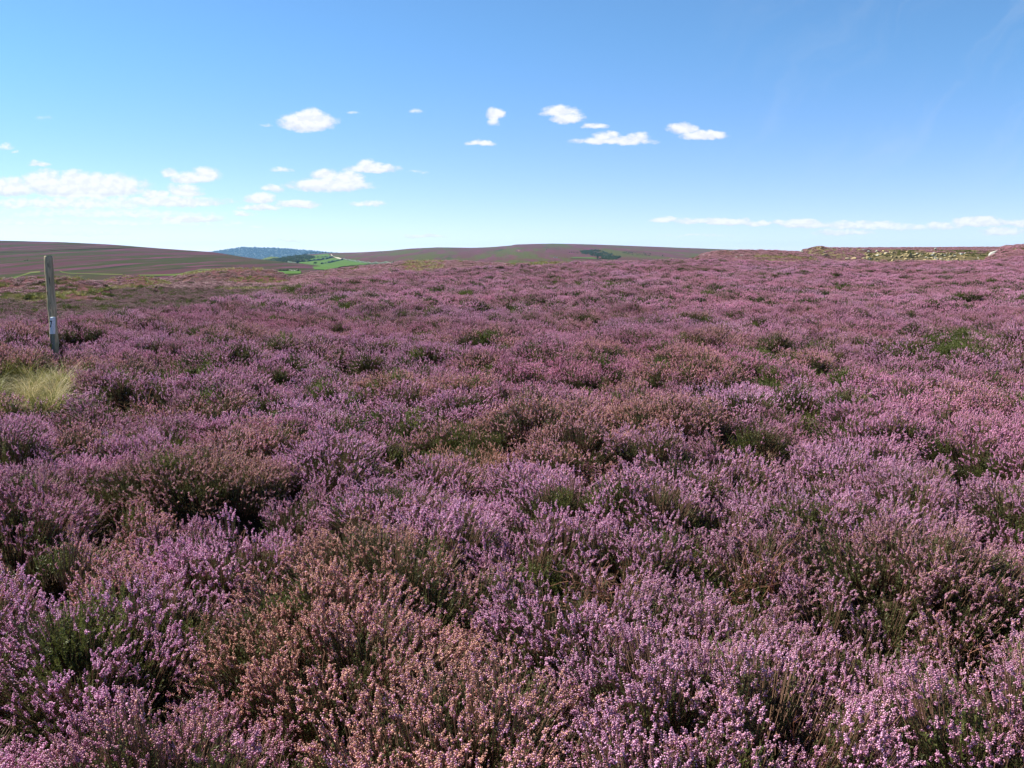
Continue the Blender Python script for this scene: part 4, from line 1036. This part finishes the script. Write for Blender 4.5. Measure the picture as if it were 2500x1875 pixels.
dens = None; tops = None
for c in CL:
    n = nd(nt, "ShaderNodeGroup"); n.node_tree = pg; cu, cv = uv(c[0], c[1])
    nt.links.new(ff_.outputs[0], n.inputs[0]); nt.links.new(ff_.outputs[1], n.inputs[1])
    for i, v in enumerate((cu, cv, c[2] / 99, c[3] / 90, c[4] * 1.06)): n.inputs[2 + i].default_value = v
    tops = n.outputs[1] if tops is None else mth(nt, 'MAXIMUM', tops, n.outputs[1])
    dens = n.outputs[0] if dens is None else mth(nt, 'MAXIMUM', dens, n.outputs[0])
fn = noise3(cmb.outputs[0], 4.2, 8, .60, (1, 1.6, 1)).outputs["Fac"]
fn2 = noise3(vm('ADD', cmb.outputs[0], (-.05, .12, 0)), 4.2, 7, .58, (1, 1.6, 1)).outputs["Fac"]
dn = mth(nt, 'ADD', dens, mth(nt, 'MULTIPLY', mth(nt, 'SUBTRACT', fn, .5), 1.3))
present = mrange(nt, dens, .02, .25)
alpha = mth(nt, 'MULTIPLY', mrange(nt, dn, .08, .84), present)
front = mrange(nt, sx_.outputs[1], .06, .12); alpha = mth(nt, 'MULTIPLY', alpha, front)
# faint cirrus high on the right
cw = noise3(cmb.outputs[0], .5, 4, .5, (1, 1, 1)); cwv = vm('ADD', cmb.outputs[0], vm('MULTIPLY', vm('SUBTRACT', cw.outputs['Color'], (.5, .5, .5)), (2.4, 2.4, 0)))
cmp_ = nd(nt, "ShaderNodeMapping"); cmp_.inputs["Rotation"].default_value = (0, 0, R(-52)); nt.links.new(cwv, cmp_.inputs["Vector"])
ci_n = noise3(cmp_.outputs[0], .55, 7, .6, (.32, 1.7, 1)).outputs["Fac"]
ci = mth(nt, 'MULTIPLY', mth(nt, 'MULTIPLY', mrange(nt, ci_n, .46, .85, 0, .24), mrange(nt, uu, 3, 10)), mrange(nt, vv_, .5, 3)); ci = mth(nt, 'MULTIPLY', ci, front)
lit = mrange(nt, mth(nt, 'SUBTRACT', fn, fn2), -.11, .07)
lit = mth(nt, 'ADD', mth(nt, 'MULTIPLY', lit, .45), mth(nt, 'MULTIPLY', mrange(nt, tops, .12, .50), .55))
ccol = mixc(nt, lit, (4.25, 4.42, 4.8), (5.7, 5.7, 5.7))
skc = sky.outputs[0]
hsv = nd(nt, "ShaderNodeHueSaturation"); hsv.inputs["Saturation"].default_value = 1.0; hsv.inputs["Value"].default_value = 1.0; nt.links.new(skc, hsv.inputs["Color"])
tnt = mixc(nt, mrange(nt, vv_, 0.5, 5.5, 0, 1), (.965, .85, .925), (.80, .985, .97))
skt = mixc(nt, 1.0, hsv.outputs[0], tnt, 'MULTIPLY')
c = mixc(nt, mth(nt, 'MULTIPLY', alpha, .93), skt, ccol); c = mixc(nt, ci, c, (4.0, 4.4, 5.0))
bg = nd(nt, "ShaderNodeBackground"); bg.inputs["Strength"].default_value = 0.08; nt.links.new(c, bg.inputs["Color"])
wo = nd(nt, "ShaderNodeOutputWorld"); nt.links.new(bg.outputs[0], wo.inputs["Surface"])
w.cycles.sampling_method = 'MANUAL'; w.cycles.sample_map_resolution = 512

# ------------------------------------------------------------------ render settings
scene.render.engine = 'CYCLES'
vs = scene.view_settings; vs.view_transform = 'Standard'; vs.look = 'None'; vs.exposure = 1.22; vs.gamma = 1.0
scene.cycles.max_bounces = 6; scene.cycles.volume_bounces = 1; scene.cycles.transparent_max_bounces = 8
